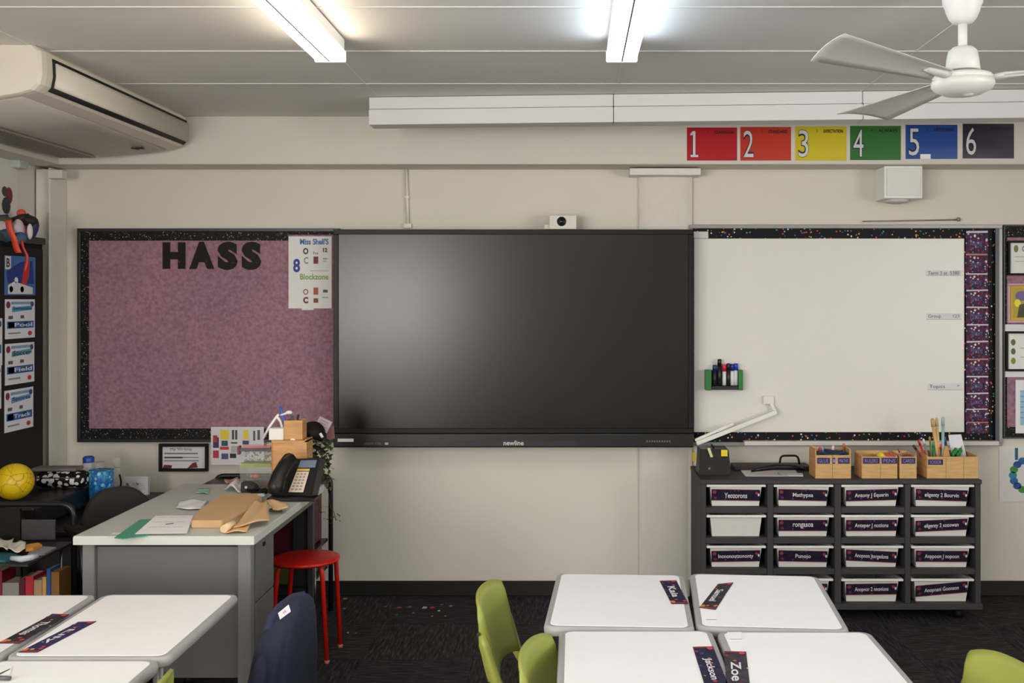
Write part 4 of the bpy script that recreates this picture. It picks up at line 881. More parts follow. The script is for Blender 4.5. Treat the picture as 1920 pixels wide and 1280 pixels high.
# white tissue cone, tape dispenser, keys
crumple('white_napkin', 'folded white napkin in front of the plastic tank', 'napkin', [(446, 905), (452, 908), (451, 926), (420, 920)], ZK, .03, M((232, 232, 232), .8), seed=6)
t = T('tape_dispenser', 'black tape dispenser on the desk before the plastic tank', 'tape dispenser', PZ(464, 922, DZ))
a = PZ(464, 924, DZ); bm = BM(); prism(bm, [a+Vector((-.032, 0, 0)), a+Vector((.035, 0, 0)), a+Vector((.035, 0, .03)), a+Vector((.01, 0, .045)), a+Vector((-.028, 0, .05))], (0, .05, 0), bev=.004); O('body', bm, BLACKM, t)
bm = BM(); tube(bm, [a+Vector((-.006, -.004, .026)), a+Vector((-.006, .006, .026))], .006, 12); O('hub', bm, M((190, 190, 190), .4), t)
t = T('tangled_cable', 'black cable and clips heaped beside the telephone', 'cable', PZ(487, 932, DZ)); bm = BM(); pts = []
for k in range(44):
    an = k*.62; r = .02+.018*math.sin(k*1.7); c = PZ(485, 928, DZ); pts.append(c+Vector((r*1.5*math.cos(an), r*math.sin(an), .008+.016*abs(math.sin(k*.9)))))
tube(bm, pts, .0045, 6); O('cord', bm, BLACK, t)
c = PZ(505, 928, DZ+.028); bm = BM(); ball(bm, c+Vector((-.035, 0, 0)), (.018, .02, .008), 10); O('blue_clip', bm, M((150, 190, 200), .4), t)
# telephone
t = T('desk_telephone', 'black office telephone with handset at the desk corner', 'telephone', PZ(560, 935, DZ))
bm = BM(); fq = [P(541, 861, 4.62), P(600, 860, 4.60), P(584, 931, 4.50), P(506, 931, 4.52)]; fb = [p+Vector((.012, .07, -.004)) for p in fq]; fb[2].z = fb[3].z = DZ+.002; fq[2].z = fq[3].z = DZ+.012
hull8(bm, fq, fb, bev=.004); O('body', bm, M((20, 21, 24), .4), t)
bm = BM(); hull8(bm, [P(500, 934, 4.44), P(590, 934, 4.44), P(600, 928, 4.56), P(510, 928, 4.56)], [Vector((p.x, p.y, DZ+.0005)) for p in (P(500, 934, 4.44), P(590, 934, 4.44), P(600, 928, 4.56), P(510, 928, 4.56))]); O('foot', bm, BLACKM, t)
def onf(s, q, l=.004):
    return fq[0]*(1-s)*(1-q)+fq[1]*s*(1-q)+fq[2]*s*q+fq[3]*(1-s)*q+Vector((0, -l, l*.3))
def fsheet(nm, s0, q0, s1, q1, col, its=(), l=.003): sheet(nm, None, None, [onf(s0, q0, l), onf(s1, q0, l), onf(s1, q1, l), onf(s0, q1, l)], .002, col, its, parent=t)
fsheet('display', .42, .04, .92, .24, (110, 124, 146), [('r', .1, .2, .9, .24, (80, 90, 110))])
fsheet('yellow_strip', .42, .27, .78, .33, (214, 180, 70))
fsheet('keypad_card', .42, .35, .78, .9, (218, 200, 184), [('r', .12+.27*(k % 3), .08+.15*(k//3), .30+.27*(k % 3), .16+.15*(k//3), (150, 140, 134)) for k in range(18)])
bm = BM(); tube(bm, [P(515, 925, 4.42), P(517, 912, 4.43), P(524, 890, 4.46), P(534, 872, 4.50), P(546, 860, 4.54), P(553, 864, 4.56)], [.028, .036, .032, .030, .026, .014], 14, sx=1.0); O('handset', bm, M((16, 16, 17), .45), t)
# honey wooden holder, pen pot, white cube
t = T('wooden_file_holder', 'tall honey coloured wooden holder behind the telephone', 'holder', P(543, 912, 4.7)); yf = 4.66
x0, x1, zt = W(509, yf), W(575, yf), H(829, yf)
O('back_board', box(BM(), x0, x1, yf+.10, yf+.108, DZ+.0005, zt), WOODO, t)
O('side_board', box(BM(), x0, x0+.008, yf, yf+.1, DZ+.0005, zt), mat_wood('orange_wood', (170, 104, 46), (190, 124, 60)), t)
O('side_board', box(BM(), x1-.008, x1, yf, yf+.1, DZ+.0005, zt+.012), WOODO, t)
bm = BM(); xm = (x0+x1)/2
arch = [(x0+.008, zt), (x1-.008, zt), (x1-.008, DZ+.0005), (x1-.02, DZ+.0005)]+[(xm+.06*math.cos(a_)*1.0, DZ+.05+.13*math.sin(a_)) for a_ in [PI*k/10 for k in range(11)]]+[(x0+.02, DZ+.0005), (x0+.008, DZ+.0005)]
prism(bm, [(x, yf, z) for x, z in arch], (0, .007, 0)); O('arched_front', bm, WOODO, t)
O('top_board', box(BM(), x0, x1, yf+.0, yf+.108, zt+.0004, zt+.008), WOODO, t)
ZB = zt+.0085
t = T('pen_box', 'small honey wooden pen box on top of the tall wooden holder', 'box', P(549, 830, 4.7)); yf = 4.68
x0, x1, zt2 = W(532, yf), W(567, yf), H(788, yf)
for nm, a in (('front_panel', (x0, x1, yf, yf+.006)), ('back_panel', (x0, x1, yf+.07, yf+.076)), ('side_panel', (x0, x0+.006, yf+.006, yf+.07)), ('side_panel', (x1-.006, x1, yf+.006, yf+.07))):
    O(nm, box(BM(), *a, ZB+.0005, zt2, bev=.001, seg=1), WOODO, t)
O('base', box(BM(), x0+.006, x1-.006, yf+.006, yf+.07, ZB+.0005, ZB+.006), WOODO, t)
bm = BM(); ball(bm, P(549, 824, yf-.001), (.012, .002, .006), 10); O('eye_sticker', bm, WHITE, t)
t = T('white_cube', 'white cardboard cube beside the small wooden pen box', 'box', P(518, 835, 4.7))
O('carton', box(BM(), W(504, 4.67), W(531, 4.67), 4.67, 4.73, ZB+.0005, H(803, 4.67), bev=.002), M((232, 230, 224), .6), t)
def rod(nm, lab, cat, pts, r, col, tipcol=None):
    bm = BM(); tube(bm, pts, r, 8); return O(nm, bm, M(col, .4), label=lab, cat=cat)
zz = lambda p: Vector((p.x, p.y, max(p.z, ZB+.008)))
rod('blue_pen', 'blue pen standing in the small wooden pen box', 'pen', [zz(P(537, 815, 4.72)), P(533, 790, 4.71), P(527, 768, 4.71), P(525, 761, 4.71)], [.006, .007, .007, .004], (50, 90, 180))
rod('black_pen', 'black pen leaning right in the small wooden pen box', 'pen', [zz(P(550, 815, 4.73)), P(560, 777, 4.73)], .005, (40, 30, 40))
rod('grey_pen', 'grey pen in the middle of the small wooden pen box', 'pen', [zz(P(545, 815, 4.735)), P(548, 779, 4.735)], .006, (90, 92, 96))
bm = BM(); tube(bm, [P(492, 824, 4.70), P(505, 800, 4.70), P(519, 780, 4.70), P(523, 777, 4.70)], .006, 8); tube(bm, [P(519, 780, 4.70), P(526, 790, 4.71), P(530, 803, 4.712), P(531, 812, 4.712)], .006, 8); ball(bm, P(542, 773, 4.71), (.016, .008, .009), 10); tube(bm, [P(526, 778, 4.705), P(542, 773, 4.71)], .005, 8)
O('white_bent_wire', bm, WHITE, label='white bent plastic arm looping over the small pen box', cat='arm')
# plastic tank
t = T('plastic_tank', 'clear plastic tank with green plants and an orange fish', 'tank', P(480, 912, 4.82)); y0, y1 = 4.77, 4.86
x0, x1, z1 = W(448, y0), W(510, y0), H(838, y0); CL = mat_clear('clear_plastic', (205, 205, 205), .22)
bm = BM(); hull8(bm, [Vector((x0+.006, y0+.003, DZ+.001)), Vector((x1-.006, y0+.003, DZ+.001)), Vector((x1-.006, y1-.003, DZ+.001)), Vector((x0+.006, y1-.003, DZ+.001))], [Vector((x0, y0, z1)), Vector((x1, y0, z1)), Vector((x1, y1, z1)), Vector((x0, y1, z1))]); O('tank_wall', bm, CL, t)
bm = BM(); box(bm, x0+.008, x1-.008, y0+.006, y1-.006, DZ+.002, DZ+.02); O('gravel', bm, M((110, 92, 76), .9, var=.4, scale=150), t)
bm = BM(); rnd = random.Random(4)
for k in range(130):
    c = Vector((rnd.uniform(x0+.012, x1-.012), rnd.uniform(y0+.012, y1-.012), rnd.uniform(H(873, y0), H(846, y0)))); an = rnd.uniform(0, 6)
    d = Vector((math.cos(an), math.sin(an), rnd.uniform(.2, 1)))*.012; s = d.cross(Vector((0, 0, 1))).normalized()*.005
    bm.faces.new([bm.verts.new(p) for p in (c, c+d*.5+s, c+d, c+d*.5-s)])
pl = O('plant', bm, M((120, 172, 50), .6, var=.35, scale=60), t, kind='stuff')
O('water_line', box(BM(), x0+.006, x1-.006, y0+.005, y1-.005, H(876, y0), H(869, y0)), M((150, 168, 50), .5, var=.3, scale=80), t)
bm = BM(); c = P(480, 892, y0+.03); ball(bm, c, (.016, .007, .008), 12); prism(bm, [c+Vector((-.014, 0, 0)), c+Vector((-.026, 0, .008)), c+Vector((-.026, 0, -.008))], (0, .002, 0)); O('fish', bm, M((226, 110, 30), .5), t)
O('lid', box(BM(), x0-.003, x1+.003, y0-.003, y1+.003, H(846, y0), H(842, y0), bev=.001, seg=1), M((90, 84, 104), .5, var=.5, scale=70), t)
O('lid_strip', box(BM(), x0+.02, x1-.005, y0-.005, y0-.003, H(839, y0), H(835, y0)), M((200, 110, 110), .5), t)
O('lid_handle', box(BM(), x0-.006, x0+.006, y0-.006, y0+.02, H(852, y0), H(836, y0), bev=.002), M((120, 40, 64), .5), t)
# calendar board and framed notice on the wall
its = [('r', .02, .03, .98, .97, (214, 214, 216))]
for a in ((.04, .27, .15, .55, (60, 50, 90)), (.04, .62, .15, .82, (180, 50, 80)), (.04, .22, .12, .4, (170, 60, 60)), (.18, .08, .34, .33, (228, 206, 50)), (.2, .36, .32, .5, (40, 80, 100)), (.17, .52, .34, .6, (190, 60, 50)), (.2, .7, .33, .85, (70, 84, 130)), (.40, .08, .44, .33, (60, 66, 72)), (.46, .08, .5, .33, (60, 80, 90)), (.38, .4, .5, .44, (70, 70, 72)), (.38, .5, .5, .68, (180, 178, 172)),
          (.36, .7, .48, .82, (60, 40, 52)), (.62, .08, .71, .33, (232, 204, 50)), (.6, .36, .72, .46, (70, 70, 100)), (.8, .1, .84, .36, (90, 90, 90)), (.88, .08, .93, .34, (80, 90, 90))): its.append(('r', *a))
sheet('picture_chart', 'white chart of small coloured pictures on the wall above the desk', 'chart', Q(396, 800, 495, 871, 5.562), .004, (218, 218, 220), its)
bpy.data.objects['picture_chart'].location.y += 0
t = T('framed_notice', 'small black framed notice on the wall under the mauve pinboard', 'picture frame', P(343, 884, 5.59))
O('frame', frame(BM(), 297, 832, 389, 884, 5.5, 5.578, 5.599), BLACK, t)
sheet('notice', None, None, Q(301.5, 836.5, 384.5, 879.5, 5.596), .001, (222, 220, 222), [('t', 'My Writing', .22, .06, .7, .2, (80, 80, 84)), ('r', .08, .28, .84, .34, (120, 120, 124)), ('r', .08, .45, .5, .52, (70, 70, 74)), ('r', .5, .46, .86, .50, (130, 130, 134)), ('r', .08, .6, .86, .65, (130, 130, 134)), ('p', [(.04, .96), (.08, .8), (.26, .82), (.24, .97)], (96, 40, 56)), ('p', [(.6, .96), (.72, .72), (.8, .68), (.84, .92)], (110, 36, 52))], parent=t)

# trolley at the far end of the desk with tubs, plant and cap
t = T('metal_trolley', 'black metal trolley standing between the desk and the wall', 'trolley', (-1.55, 5.1, 0)); BT = M((26, 27, 30), .35)
tx0, tx1, ty0, ty1 = -1.86, -1.262, 4.93, 5.33
for y in (ty0, ty1):
    bm = BM(); tube(bm, arc([(tx0, y, 0.0), (tx0, y, .70), (tx1, y, .70), (tx1, y, 0.0)], .045, 5), .0125, 10); O('frame_hoop', bm, BT, t)
O('top_shelf', box(BM(), tx0, tx1, ty0+.01, ty1-.01, .672, .690), BT, t)
O('middle_shelf', box(BM(), tx0+.013, tx1-.013, ty0+.01, ty1-.01, .365, .378), BT, t)
O('lower_shelf', box(BM(), tx0+.013, tx1-.013, ty0+.01, ty1-.01, .225, .236), BT, t)
bm = BM(); tube(bm, [(W(596, 4.97), ty0-.016, H(1040, 4.95)), (W(597, 4.97), ty0-.016, H(1172, 4.93))], .0045, 8); O('chrome_rod', bm, CHROME, t)
O('side_mesh', box(BM(), tx1-.09, tx1-.02, ty0+.012, ty0+.02, .10, .66), M((44, 46, 50), .5), t)
t = T('storage_tub', 'dark magenta plastic tub on the trolley beneath the desk', 'tub', (-1.5, 5.08, .379))
O('tub_body', box(BM(), -1.84, -1.30, 4.955, 5.3, .379, .64, bev=.01), M((78, 14, 40), .4), t)
O('clip', box(BM(), W(556, 4.95), W(570, 4.95), 4.945, 4.955, .51, .52), M((80, 50, 110), .4), t)
O('olive_tub', box(BM(), -1.84, -1.30, 4.955, 5.3, .2365, .345, bev=.008), M((92, 100, 34), .5), label='olive green tub on the lowest shelf of the trolley', cat='tub')
# trailing plant
px_, py_ = W(596, 5.08), 5.08
t = T('potted_plant', 'leafy trailing plant in a dark pot at the corner of the trolley', 'plant', (px_, py_, .69))
bm = BM(); lathe(bm, [(.03, .691), (.042, .72), (.045, H(878, 5.08)), (.04, H(878, 5.08)), (.037, .76)], (px_-.02, py_, 0), 18); O('pot', bm, M((30, 32, 32), .5), t)
rnd = random.Random(11)
def leaf(bm, c, d, ln, wd):
    d = d.normalized(); s = d.cross(Vector((.1, .2, 1))).normalized()*wd; up = s.cross(d).normalized()*ln*.15
    v = [bm.verts.new(p) for p in (c, c+d*ln*.35+s+up, c+d*ln*.75+s*.7+up, c+d*ln, c+d*ln*.75-s*.7+up, c+d*ln*.35-s+up)]
    bm.faces.new((v[0], v[1], v[5])); bm.faces.new((v[1], v[2], v[4], v[5])); bm.faces.new((v[2], v[3], v[4]))
LEAF = M((78, 96, 46), .5, var=.5, scale=40)
bm = BM()
for k in range(300):
    c = P(rnd.uniform(572, 620), rnd.uniform(826, 915) if k % 3 else rnd.uniform(830, 870), 4.99+rnd.uniform(-.06, .08))
    leaf(bm, c, Vector((rnd.uniform(-1, 1), rnd.uniform(-1, .5), rnd.uniform(-.7, .9))), rnd.uniform(.018, .034), rnd.uniform(.007, .012))
O('foliage', bm, LEAF, t, kind='stuff', recalc=False)
def vine(pts):
    bm = BM(); tube(bm, pts, .0018, 5); return O('vine', bm, M((60, 62, 30), .6), t)
v_ = vine([P(612, 900, 5.03), P(617, 930, 4.98), P(619, 950, 4.96), P(626, 960, 4.95), P(630, 975, 4.95)]); vine([P(606, 850, 5.05), P(617, 862, 5.0), P(616, 890, 5.0)]); vine([P(590, 905, 5.02), P(594, 935, 4.90), P(600, 960, 4.90)])
for u, v in ((616, 975), (621, 973), (628, 976), (631, 981), (622, 955), (628, 962), (617, 892), (616, 873), (617, 852), (594, 948), (600, 962), (612, 916)):
    bm = BM(); leaf(bm, P(u, v, 4.955 if v > 940 else 5.0), Vector((rnd.uniform(-1, 1), -.4, rnd.uniform(-.8, .4))), .035 if v > 950 else .026, .011); O('leaf', bm, M((78, 84, 56), .5, var=.3), t, recalc=False)
t = T('peaked_hat', 'black peaked hat with white piping hung beside the wooden pen box', 'hat', P(590, 840, 4.88))
bm = BM(); grid(bm, lambda s, q: P(585, 815, 4.9)+Matrix.Rotation(.5, 3, 'Y') @ Vector((.062*math.cos(s*2*PI)*math.cos(q*PI/2), .07*math.sin(s*2*PI)*math.cos(q*PI/2), .066*math.sin(q*PI/2))), 20, 6, th=.003); O('crown', bm, BLACK, t)
bm = BM(); grid(bm, lambda s, q: P(574, 840, 4.83)+Vector((.09*s, -.03*math.sin(PI*s)*q, -.01*q-.015*s+.02*math.sin(PI*s))), 10, 4, th=.004); O('brim', bm, BLACK, t)
for dd in (0, 7):
    bm = BM(); tube(bm, [P(573+dd, 836-dd*.6, 4.82), P(578+dd, 843-dd*.6, 4.815), P(585+dd, 849-dd*.6, 4.815)], .003, 6); O('piping', bm, WHITE, t)
bm = BM(); tube(bm, [P(600, 812, 4.82), P(605, 820, 4.82)], .007, 8); O('strap_buckle', bm, WHITE, t)
O('hook_back', box(BM(), W(566, 4.97), W(578, 4.97), 4.96, 4.965, H(822, 4.97), H(793, 4.97)), BLACK, t)
sheet('paper_tag', 'pinkish white printed card tilted beside the black cap', 'card', [P(600, 780, 4.98), P(623, 791, 4.98), P(613, 812, 4.98), P(588, 800, 4.98)], .001, (206, 190, 196), [('r', .2, .2, .8, .26, (160, 140, 150)), ('r', .2, .4, .7, .46, (160, 140, 150)), ('r', .2, .6, .8, .66, (160, 140, 150))])
sheet('brown_card', 'dull brown pink card behind the tilted white card', 'card', [P(611, 800, 5.0), P(626, 798, 5.0), P(628, 822, 5.0), P(613, 826, 5.0)], .001, (140, 100, 96))

# ================================================================== RED STOOL
sx_, sy_ = -1.218, 4.66
t = T('red_stool', 'red round metal stool standing beside the teacher desk', 'stool', (sx_, sy_, 0)); RED = M((206, 30, 22), .32, var=.05)
bm = BM(); lathe(bm, [(.0, .436), (.12, .436), (.148, .430), (.155, .436), (.153, .444), (.14, .447), (.0, .443)], (sx_, sy_, 0), 40); O('seat', bm, RED, t)
for ax, ay, fx_, fy_ in ((.085, -.085, .122, -.104), (.1, .085, .134, .106), (-.085, -.085, -.135, -.09), (-.075, .085, -.12, .11)):
    bm = BM(); p = arc([(sx_+ax*.3, sy_+ay*.3, .428), (sx_+ax*1.15, sy_+ay*1.15, .428), (sx_+fx_, sy_+fy_, .006)], .035, 6); tube(bm, p, .0105, 10); l = O('leg', bm, RED, t)
    bm = BM(); lathe(bm, [(.011, 0), (.012, .006), (.012, .014)], (sx_+fx_, sy_+fy_, 0), 10); O('foot_tip', bm, M((190, 120, 100), .5), l)

# ================================================================== LEFT WALL AREA
XC = -2.752
t = T('black_cupboard', 'tall black cupboard against the left wall covered in cards', 'cupboard', (XC-.05, 4.9, 0))
def py(u): return XC*F/(u-CU)
yE = py(83)
O('body', box(BM(), XL+.003, XC-.006, 4.35, yE, 0, 1.90), BLACK, t)
O('door', box(BM(), XC-.006, XC, 4.36, yE-.012, .05, 1.875, bev=.002, seg=1), M((14, 14, 15), .6), t)
O('cornice', box(BM(), XL+.003, XC+.004, 4.35, yE+.006, 1.90, 1.935, bev=.002, seg=1), M((66, 64, 60), .5), t)
O('edge_trim', box(BM(), XC-.004, XC+.003, yE-.012, yE+.002, .05, 1.9), M((120, 116, 108), .5), t)
def QX(u0, va, vb, u1, vc, vd, x=XC+.001): return [PX(u0, va, x), PX(u1, vc, x), PX(u1, vd, x), PX(u0, vb, x)]
def lx(u0, va, vb, u1):   # top and bottom edges run to the vanishing point
    f = lambda v: CV+(v-CV)*(CU-u1)/(CU-u0); return QX(u0, va, vb, u1, f(va), f(vb))
bl_, gr_, rd_ = (40, 96, 160), (60, 110, 90), (190, 60, 56)
sheet('sports_card', 'blue and red sports poster, the topmost card on the black cupboard', 'card', lx(8, 478, 553, 66), .001, (70, 110, 170), [('r', .02, .02, .2, .35, (222, 222, 222)), ('p', [(.05, .4), (.5, .15), (.9, .1), (.95, .7), (.1, .7)], (24, 60, 130)), ('p', [(.6, .3), (.8, .1), (.78, .5), (.62, .85), (.52, .8)], (200, 50, 50)), ('p', [(.1, .75), (.3, .65), (.9, .8), (.9, .97), (.1, .97)], (214, 214, 220)), ('c', .2, .85, .06, .08, rd_), ('c', .55, .85, .06, .08, rd_), ('c', .36, .62, .06, .08, (230, 230, 230)), ('t', 'B', .05, .07, .16, .3, (60, 60, 70), .03)])
def info(label, a, c, w1, w2, lo=None):
    sheet('info_card', label, 'card', lx(*a), .001, (218, 222, 226), [('r', .2, .06, .9, .13, (130, 160, 190)), ('p', [(.22, .2), (.9, .16), (.9, .27), (.22, .33)], c), ('c', .1, .14, .07, .09, (130, 40, 80)), ('c', .9, .12, .06, .07, (60, 80, 120)), ('r', .1, .42, .25, .5, (90, 90, 96)), ('r', .5, .41, .62, .49, (100, 90, 90)),
          ('r', .06, .56, .95, .74, bl_), ('r', .1, .58, .3, .72, (90, 140, 170)), ('r', .55, .58, .75, .73, gr_), ('r', .1, .84, .5, .88, (140, 140, 146)), ('t', w1, .25, .18, .88, .3, (40, 60, 110), .02), ('t', w2, .3, .6, .9, .7, (220, 220, 224), .02), ('c', .82, .88, .07, .06, lo or rd_)])
info('second card down on the black cupboard, blue lettered', (9, 561, 636, 65), (90, 160, 200), 'Swimming', 'Pool')
info('third card down on the black cupboard, green lettered', (9, 645, 723, 64), (80, 160, 150), 'Soccer', 'Field')
info('lowest card on the black cupboard with a crimson badge', (8, 733, 812, 62), (110, 160, 200), 'Sports', 'Track')
info('card cut by the left photo edge beside the second and third cards', (-46, 598, 690, 4), (90, 160, 200), 'Tennis', 'Court')
info('card cut by the left photo edge, the lower one', (-48, 690, 775, 2), (90, 160, 160), 'Running', 'Oval')
# white notice on the wall above the cupboard, hanging medals and a stuffed bundle
xw = XL+.002
def wallQ(u0, va, vb, u1, x=xw):
    f = lambda v: CV+(v-CV)*(CU-u1)/(CU-u0); return [PX(u0, va, x), PX(u1, f(va), x), PX(u1, f(vb), x), PX(u0, vb, x)]
sheet('wall_poster', 'large white poster on the left wall with a painted figure', 'poster', wallQ(-40, 285, 455, 31), .002, (216, 214, 206), [('c', .78, .42, .1, .1, (120, 30, 50)), ('c', .66, .38, .08, .06, (70, 60, 50)), ('c', .7, .54, .12, .1, (50, 46, 60)), ('p', [(.5, .66), (.75, .64), (.82, .82), (.6, .84)], (30, 66, 140)), ('p', [(.5, .85), (.95, .8), (.95, .98), (.5, 1)], (70, 100, 60))])
O('sensor_box', box(BM(), XL, XL+.05, py(36)+.13, py(58)+.11, H(318, 5.3), H(301, 5.3), bev=.006), M((176, 186, 180), .4), label='small pale grey box high in the left corner', cat='sensor')
t = T('sports_bundle', 'bundle of red and black sports gear on top of the cupboard', 'sports gear', (XC-.06, 5.1, 1.936))
bm = BM(); ball(bm, P(54, 413, 5.1), (.045, .04, .026), 14, rot=Matrix.Rotation(.12, 4, 'Y')); tube(bm, [P(22, 412, 5.05), P(40, 408, 5.07), P(54, 406, 5.1)], [.01, .018, .016], 8); O('cap_peak', bm, M((34, 28, 34), .7), t)
bm = BM(); ball(bm, P(40, 400, 5.12), (.022, .02, .022), 10); O('orange_knob', bm, M((206, 84, 50), .6), t)
bm = BM(); ball(bm, P(55, 421, 5.14), (.035, .035, .05), 12); O('red_shoe', bm, M((206, 70, 44), .6), t)
bm = BM(); ball(bm, P(64, 430, 5.12), (.016, .03, .05), 10, rot=Matrix.Rotation(.3, 4, 'Y')); O('navy_pad', bm, M((44, 44, 90), .6), t)
bm = BM(); ball(bm, P(34, 428, 5.06), (.026, .03, .048), 12); O('white_pad', bm, M((214, 196, 206), .6), t)
bm = BM(); ball(bm, P(44, 436, 5.08), (.016, .03, .038), 10); O('pink_pad', bm, M((206, 150, 166), .6), t)
bm = BM(); ball(bm, P(56, 434, 5.07), (.012, .02, .04), 10); O('pale_pad', bm, M((220, 214, 214), .6), t)
bm = BM(); ball(bm, P(38, 446, 5.04), (.03, .03, .03), 10); O('blue_grey_pad', bm, M((70, 96, 130), .6), t)
bm = BM(); ball(bm, P(6, 440, 4.98), (.05, .04, .04), 12); O('teal_pad', bm, M((40, 84, 110), .6), t)
bm = BM(); ball(bm, P(8, 415, 4.99), (.04, .03, .028), 12); O('green_pad', bm, M((60, 76, 50), .6), t)
bm = BM(); ball(bm, P(3, 425, 4.97), (.03, .03, .03), 12); O('cream_pad', bm, M((216, 200, 204), .6), t)
def ribbon(lab, pts, Y, wd, col):
    bm = BM(); V = [P(u, v, Y-.002*i) for i, (u, v) in enumerate(pts)]; n = len(V)-1
    def f(s, q):
        k = min(n-1, int(s*n)); r = s*n-k; p = V[k]*(1-r)+V[k+1]*r; return p+Vector(((q-.5)*wd, -.004*math.sin(s*9), 0))
    grid(bm, f, n*3, 1, th=.003); return O('red_ribbon', bm, M(col, .5), label=lab, cat='ribbon')
ribbon('broad orange red ribbon hanging over the cupboard edge', [(15, 412), (19, 432), (25, 448), (30, 462), (35, 474)], 4.92, .030, (216, 76, 50))
ribbon('narrow red ribbon hanging in front of the topmost card', [(40, 450), (44, 466), (49, 478), (50, 492), (46, 510)], 4.95, .014, (200, 66, 50))
# low black cupboard, printer, ball, case, bottles
t = T('low_cupboard', 'low black cupboard along the back wall in the left corner', 'cupboard', (-2.45, 5.0, 0))
O('carcass', box(BM(), -2.745, -2.08, 4.5, 5.40, .02, .585), BLACK, t); O('worktop', box(BM(), -2.747, -2.06, 4.48, 5.41, .586, .60, bev=.002, seg=1), BLACKM, t)
for x in (-2.58, -2.25): O('door', box(BM(), x-.16, x+.16, 4.488, 4.499, .05, .575, bev=.002, seg=1), M((26, 26, 28), .5), t)
t = T('black_printer', 'flat black printer on the low cupboard under the yellow ball', 'printer', (-2.5, 4.8, .6))
O('body', box(BM(), -2.735, -2.38, 4.52, 5.08, .6005, .70, bev=.012), M((20, 20, 22), .35), t); O('paper_slot', box(BM(), -2.70, -2.42, 4.515, 4.522, .64, .655), M((46, 46, 48), .4), t)
t = T('yellow_ball', 'yellow leather ball resting on the black printer', 'ball', (W(27, 4.68), 4.68, .7)); c = Vector((W(27, 4.68), 4.68, .7015+.0835))
bm = BM(); bmesh.ops.create_icosphere(bm, subdivisions=4, radius=.083, matrix=Matrix.Translation(c))
for f in bm.faces: f.smooth = True
yb_ = bpy.data.materials.new('ball_leather'); yb_.use_nodes = True; nt = yb_.node_tree; b = nt.nodes['Principled BSDF']; b.inputs['Roughness'].default_value = .4
tc = nd(nt, 'ShaderNodeTexCoord'); vo = nd(nt, 'ShaderNodeTexVoronoi', feature='DISTANCE_TO_EDGE'); vo.inputs['Scale'].default_value = 13; nt.links.new(tc.outputs['Object'], vo.inputs['Vector'])
r = ramp(nt, [(.0, (160, 124, 20)), (.02, (222, 188, 22))]); nt.links.new(vo.outputs[0], r.inputs[0]); nt.links.new(r.outputs[0], b.inputs['Base Color'])
O('leather_cover', bm, yb_, t)
bm = BM(); bmesh.ops.create_icosphere(bm, subdivisions=1, radius=.0825, matrix=Matrix.Translation(c)); w_ = bm.edges[:]
bm2 = BM()
for e in w_: 
    a, b1 = e.verts[0].co, e.verts[1].co; pts = [c+((a*(1-k/4)+b1*k/4)-c).normalized()*.0828 for k in range(5)]; tube(bm2, pts, .0011, 4)
bm.free(); O('seams', bm2, M((130, 100, 26), .6), t)
t = T('pencil_case', 'black and white patterned pencil case beside the yellow ball', 'pencil case', (W(108, 4.95), 4.98, .7))
ZEB = mat_dots('zebra_print', (16, 16, 17), [(220, 220, 220), (205, 205, 205)], 42, .5, keep=.6)
x0, x1 = W(63, 4.93), W(151, 4.93)
bm = BM(); ring_tube(bm, [[Vector((x0+(x1-x0)*k, 4.99+.055*cc*e_, .7435+.042*ss*e_)) for cc, ss in [(math.cos(2*PI*q/14), math.sin(2*PI*q/14)) for q in range(14)]] for k, e_ in ((0, .6), (.03, .9), (.1, 1), (.9, 1), (.97, .9), (1, .65))]); O('pouch', bm, ZEB, t)
O('grey_top', box(BM(), W(60, 4.97), W(143, 4.97), 4.96, 5.05, .783, .80, bev=.006), M((110, 108, 106), .7), t)
bm = BM(); tube(bm, [(x0+.01, 4.936, .757), (x1-.01, 4.936, .757)], .003, 6); O('zip', bm, M((90, 90, 92), .3, metal=.8), t)
def bottle(name, label, u, Y, zb, zt, r, mats, prof):
    t = T(name, label, 'bottle', (W(u, Y), Y, zb)); x = W(u, Y)
    for nm, m_, pts in prof:
        bm = BM(); lathe(bm, [(rr*r, zb+(zt-zb)*zz_) for rr, zz_ in pts], (x, Y, 0), 20); O(nm, bm, m_, t)
    return t
bottle('water_bottle', 'drink bottle with a dark blue cap on the low cupboard', 166, 5.2, .6005, H(855, 5.2), .034, None, [('lower_body', M((20, 34, 90), .35), [(.9, 0), (1, .03), (1, .55)]), ('liquid', M((190, 130, 110), .4), [(1, .55), (.98, .64)]), ('clear_shoulder', mat_clear('bottle_plastic', (226, 224, 224), .55), [(.98, .64), (.97, .76), (.8, .86)]), ('cap', M((34, 70, 160), .35), [(.78, .85), (.8, .87), (.8, .97), (.6, 1)])])
bottle('glitter_cup', 'blue glittery cup on the low cupboard behind the chair', 190, 5.05, .6005, H(880, 5.05), .058, None, [('cup_body', mat_dots('glitter_blue', (30, 90, 160), [(60, 150, 190), (40, 100, 180), (130, 190, 200)], 60, .5, rough=.25, base2=(50, 130, 180)), [(.85, 0), (.95, .05), (1, .97), (.97, 1)]), ('base_band', M((90, 180, 190), .3), [(.9, 0), (.99, .03), (1, .12), (.9, .13)])])
bottle('clear_beaker', 'clear plastic cup behind the blue glittery cup', 184, 5.2, .6005, H(866, 5.2), .033, None, [('wall', mat_clear('clear_cup', (200, 205, 200), .3), [(.8, 0), (.9, .5), (1, 1)])])
bottle('pale_bottle', 'pale translucent bottle between the blue cup and the white board', 219, 5.25, .6005, H(856, 5.25), .026, None, [('body', mat_clear('pale_plastic', (206, 206, 198), .5), [(1.2, 0), (1.3, .4), (1.0, .62), (.5, .74)]), ('neck', mat_clear('neck_plastic', (200, 200, 192), .35), [(.5, .74), (.7, .86), (.8, .94), (.5, 1)])])
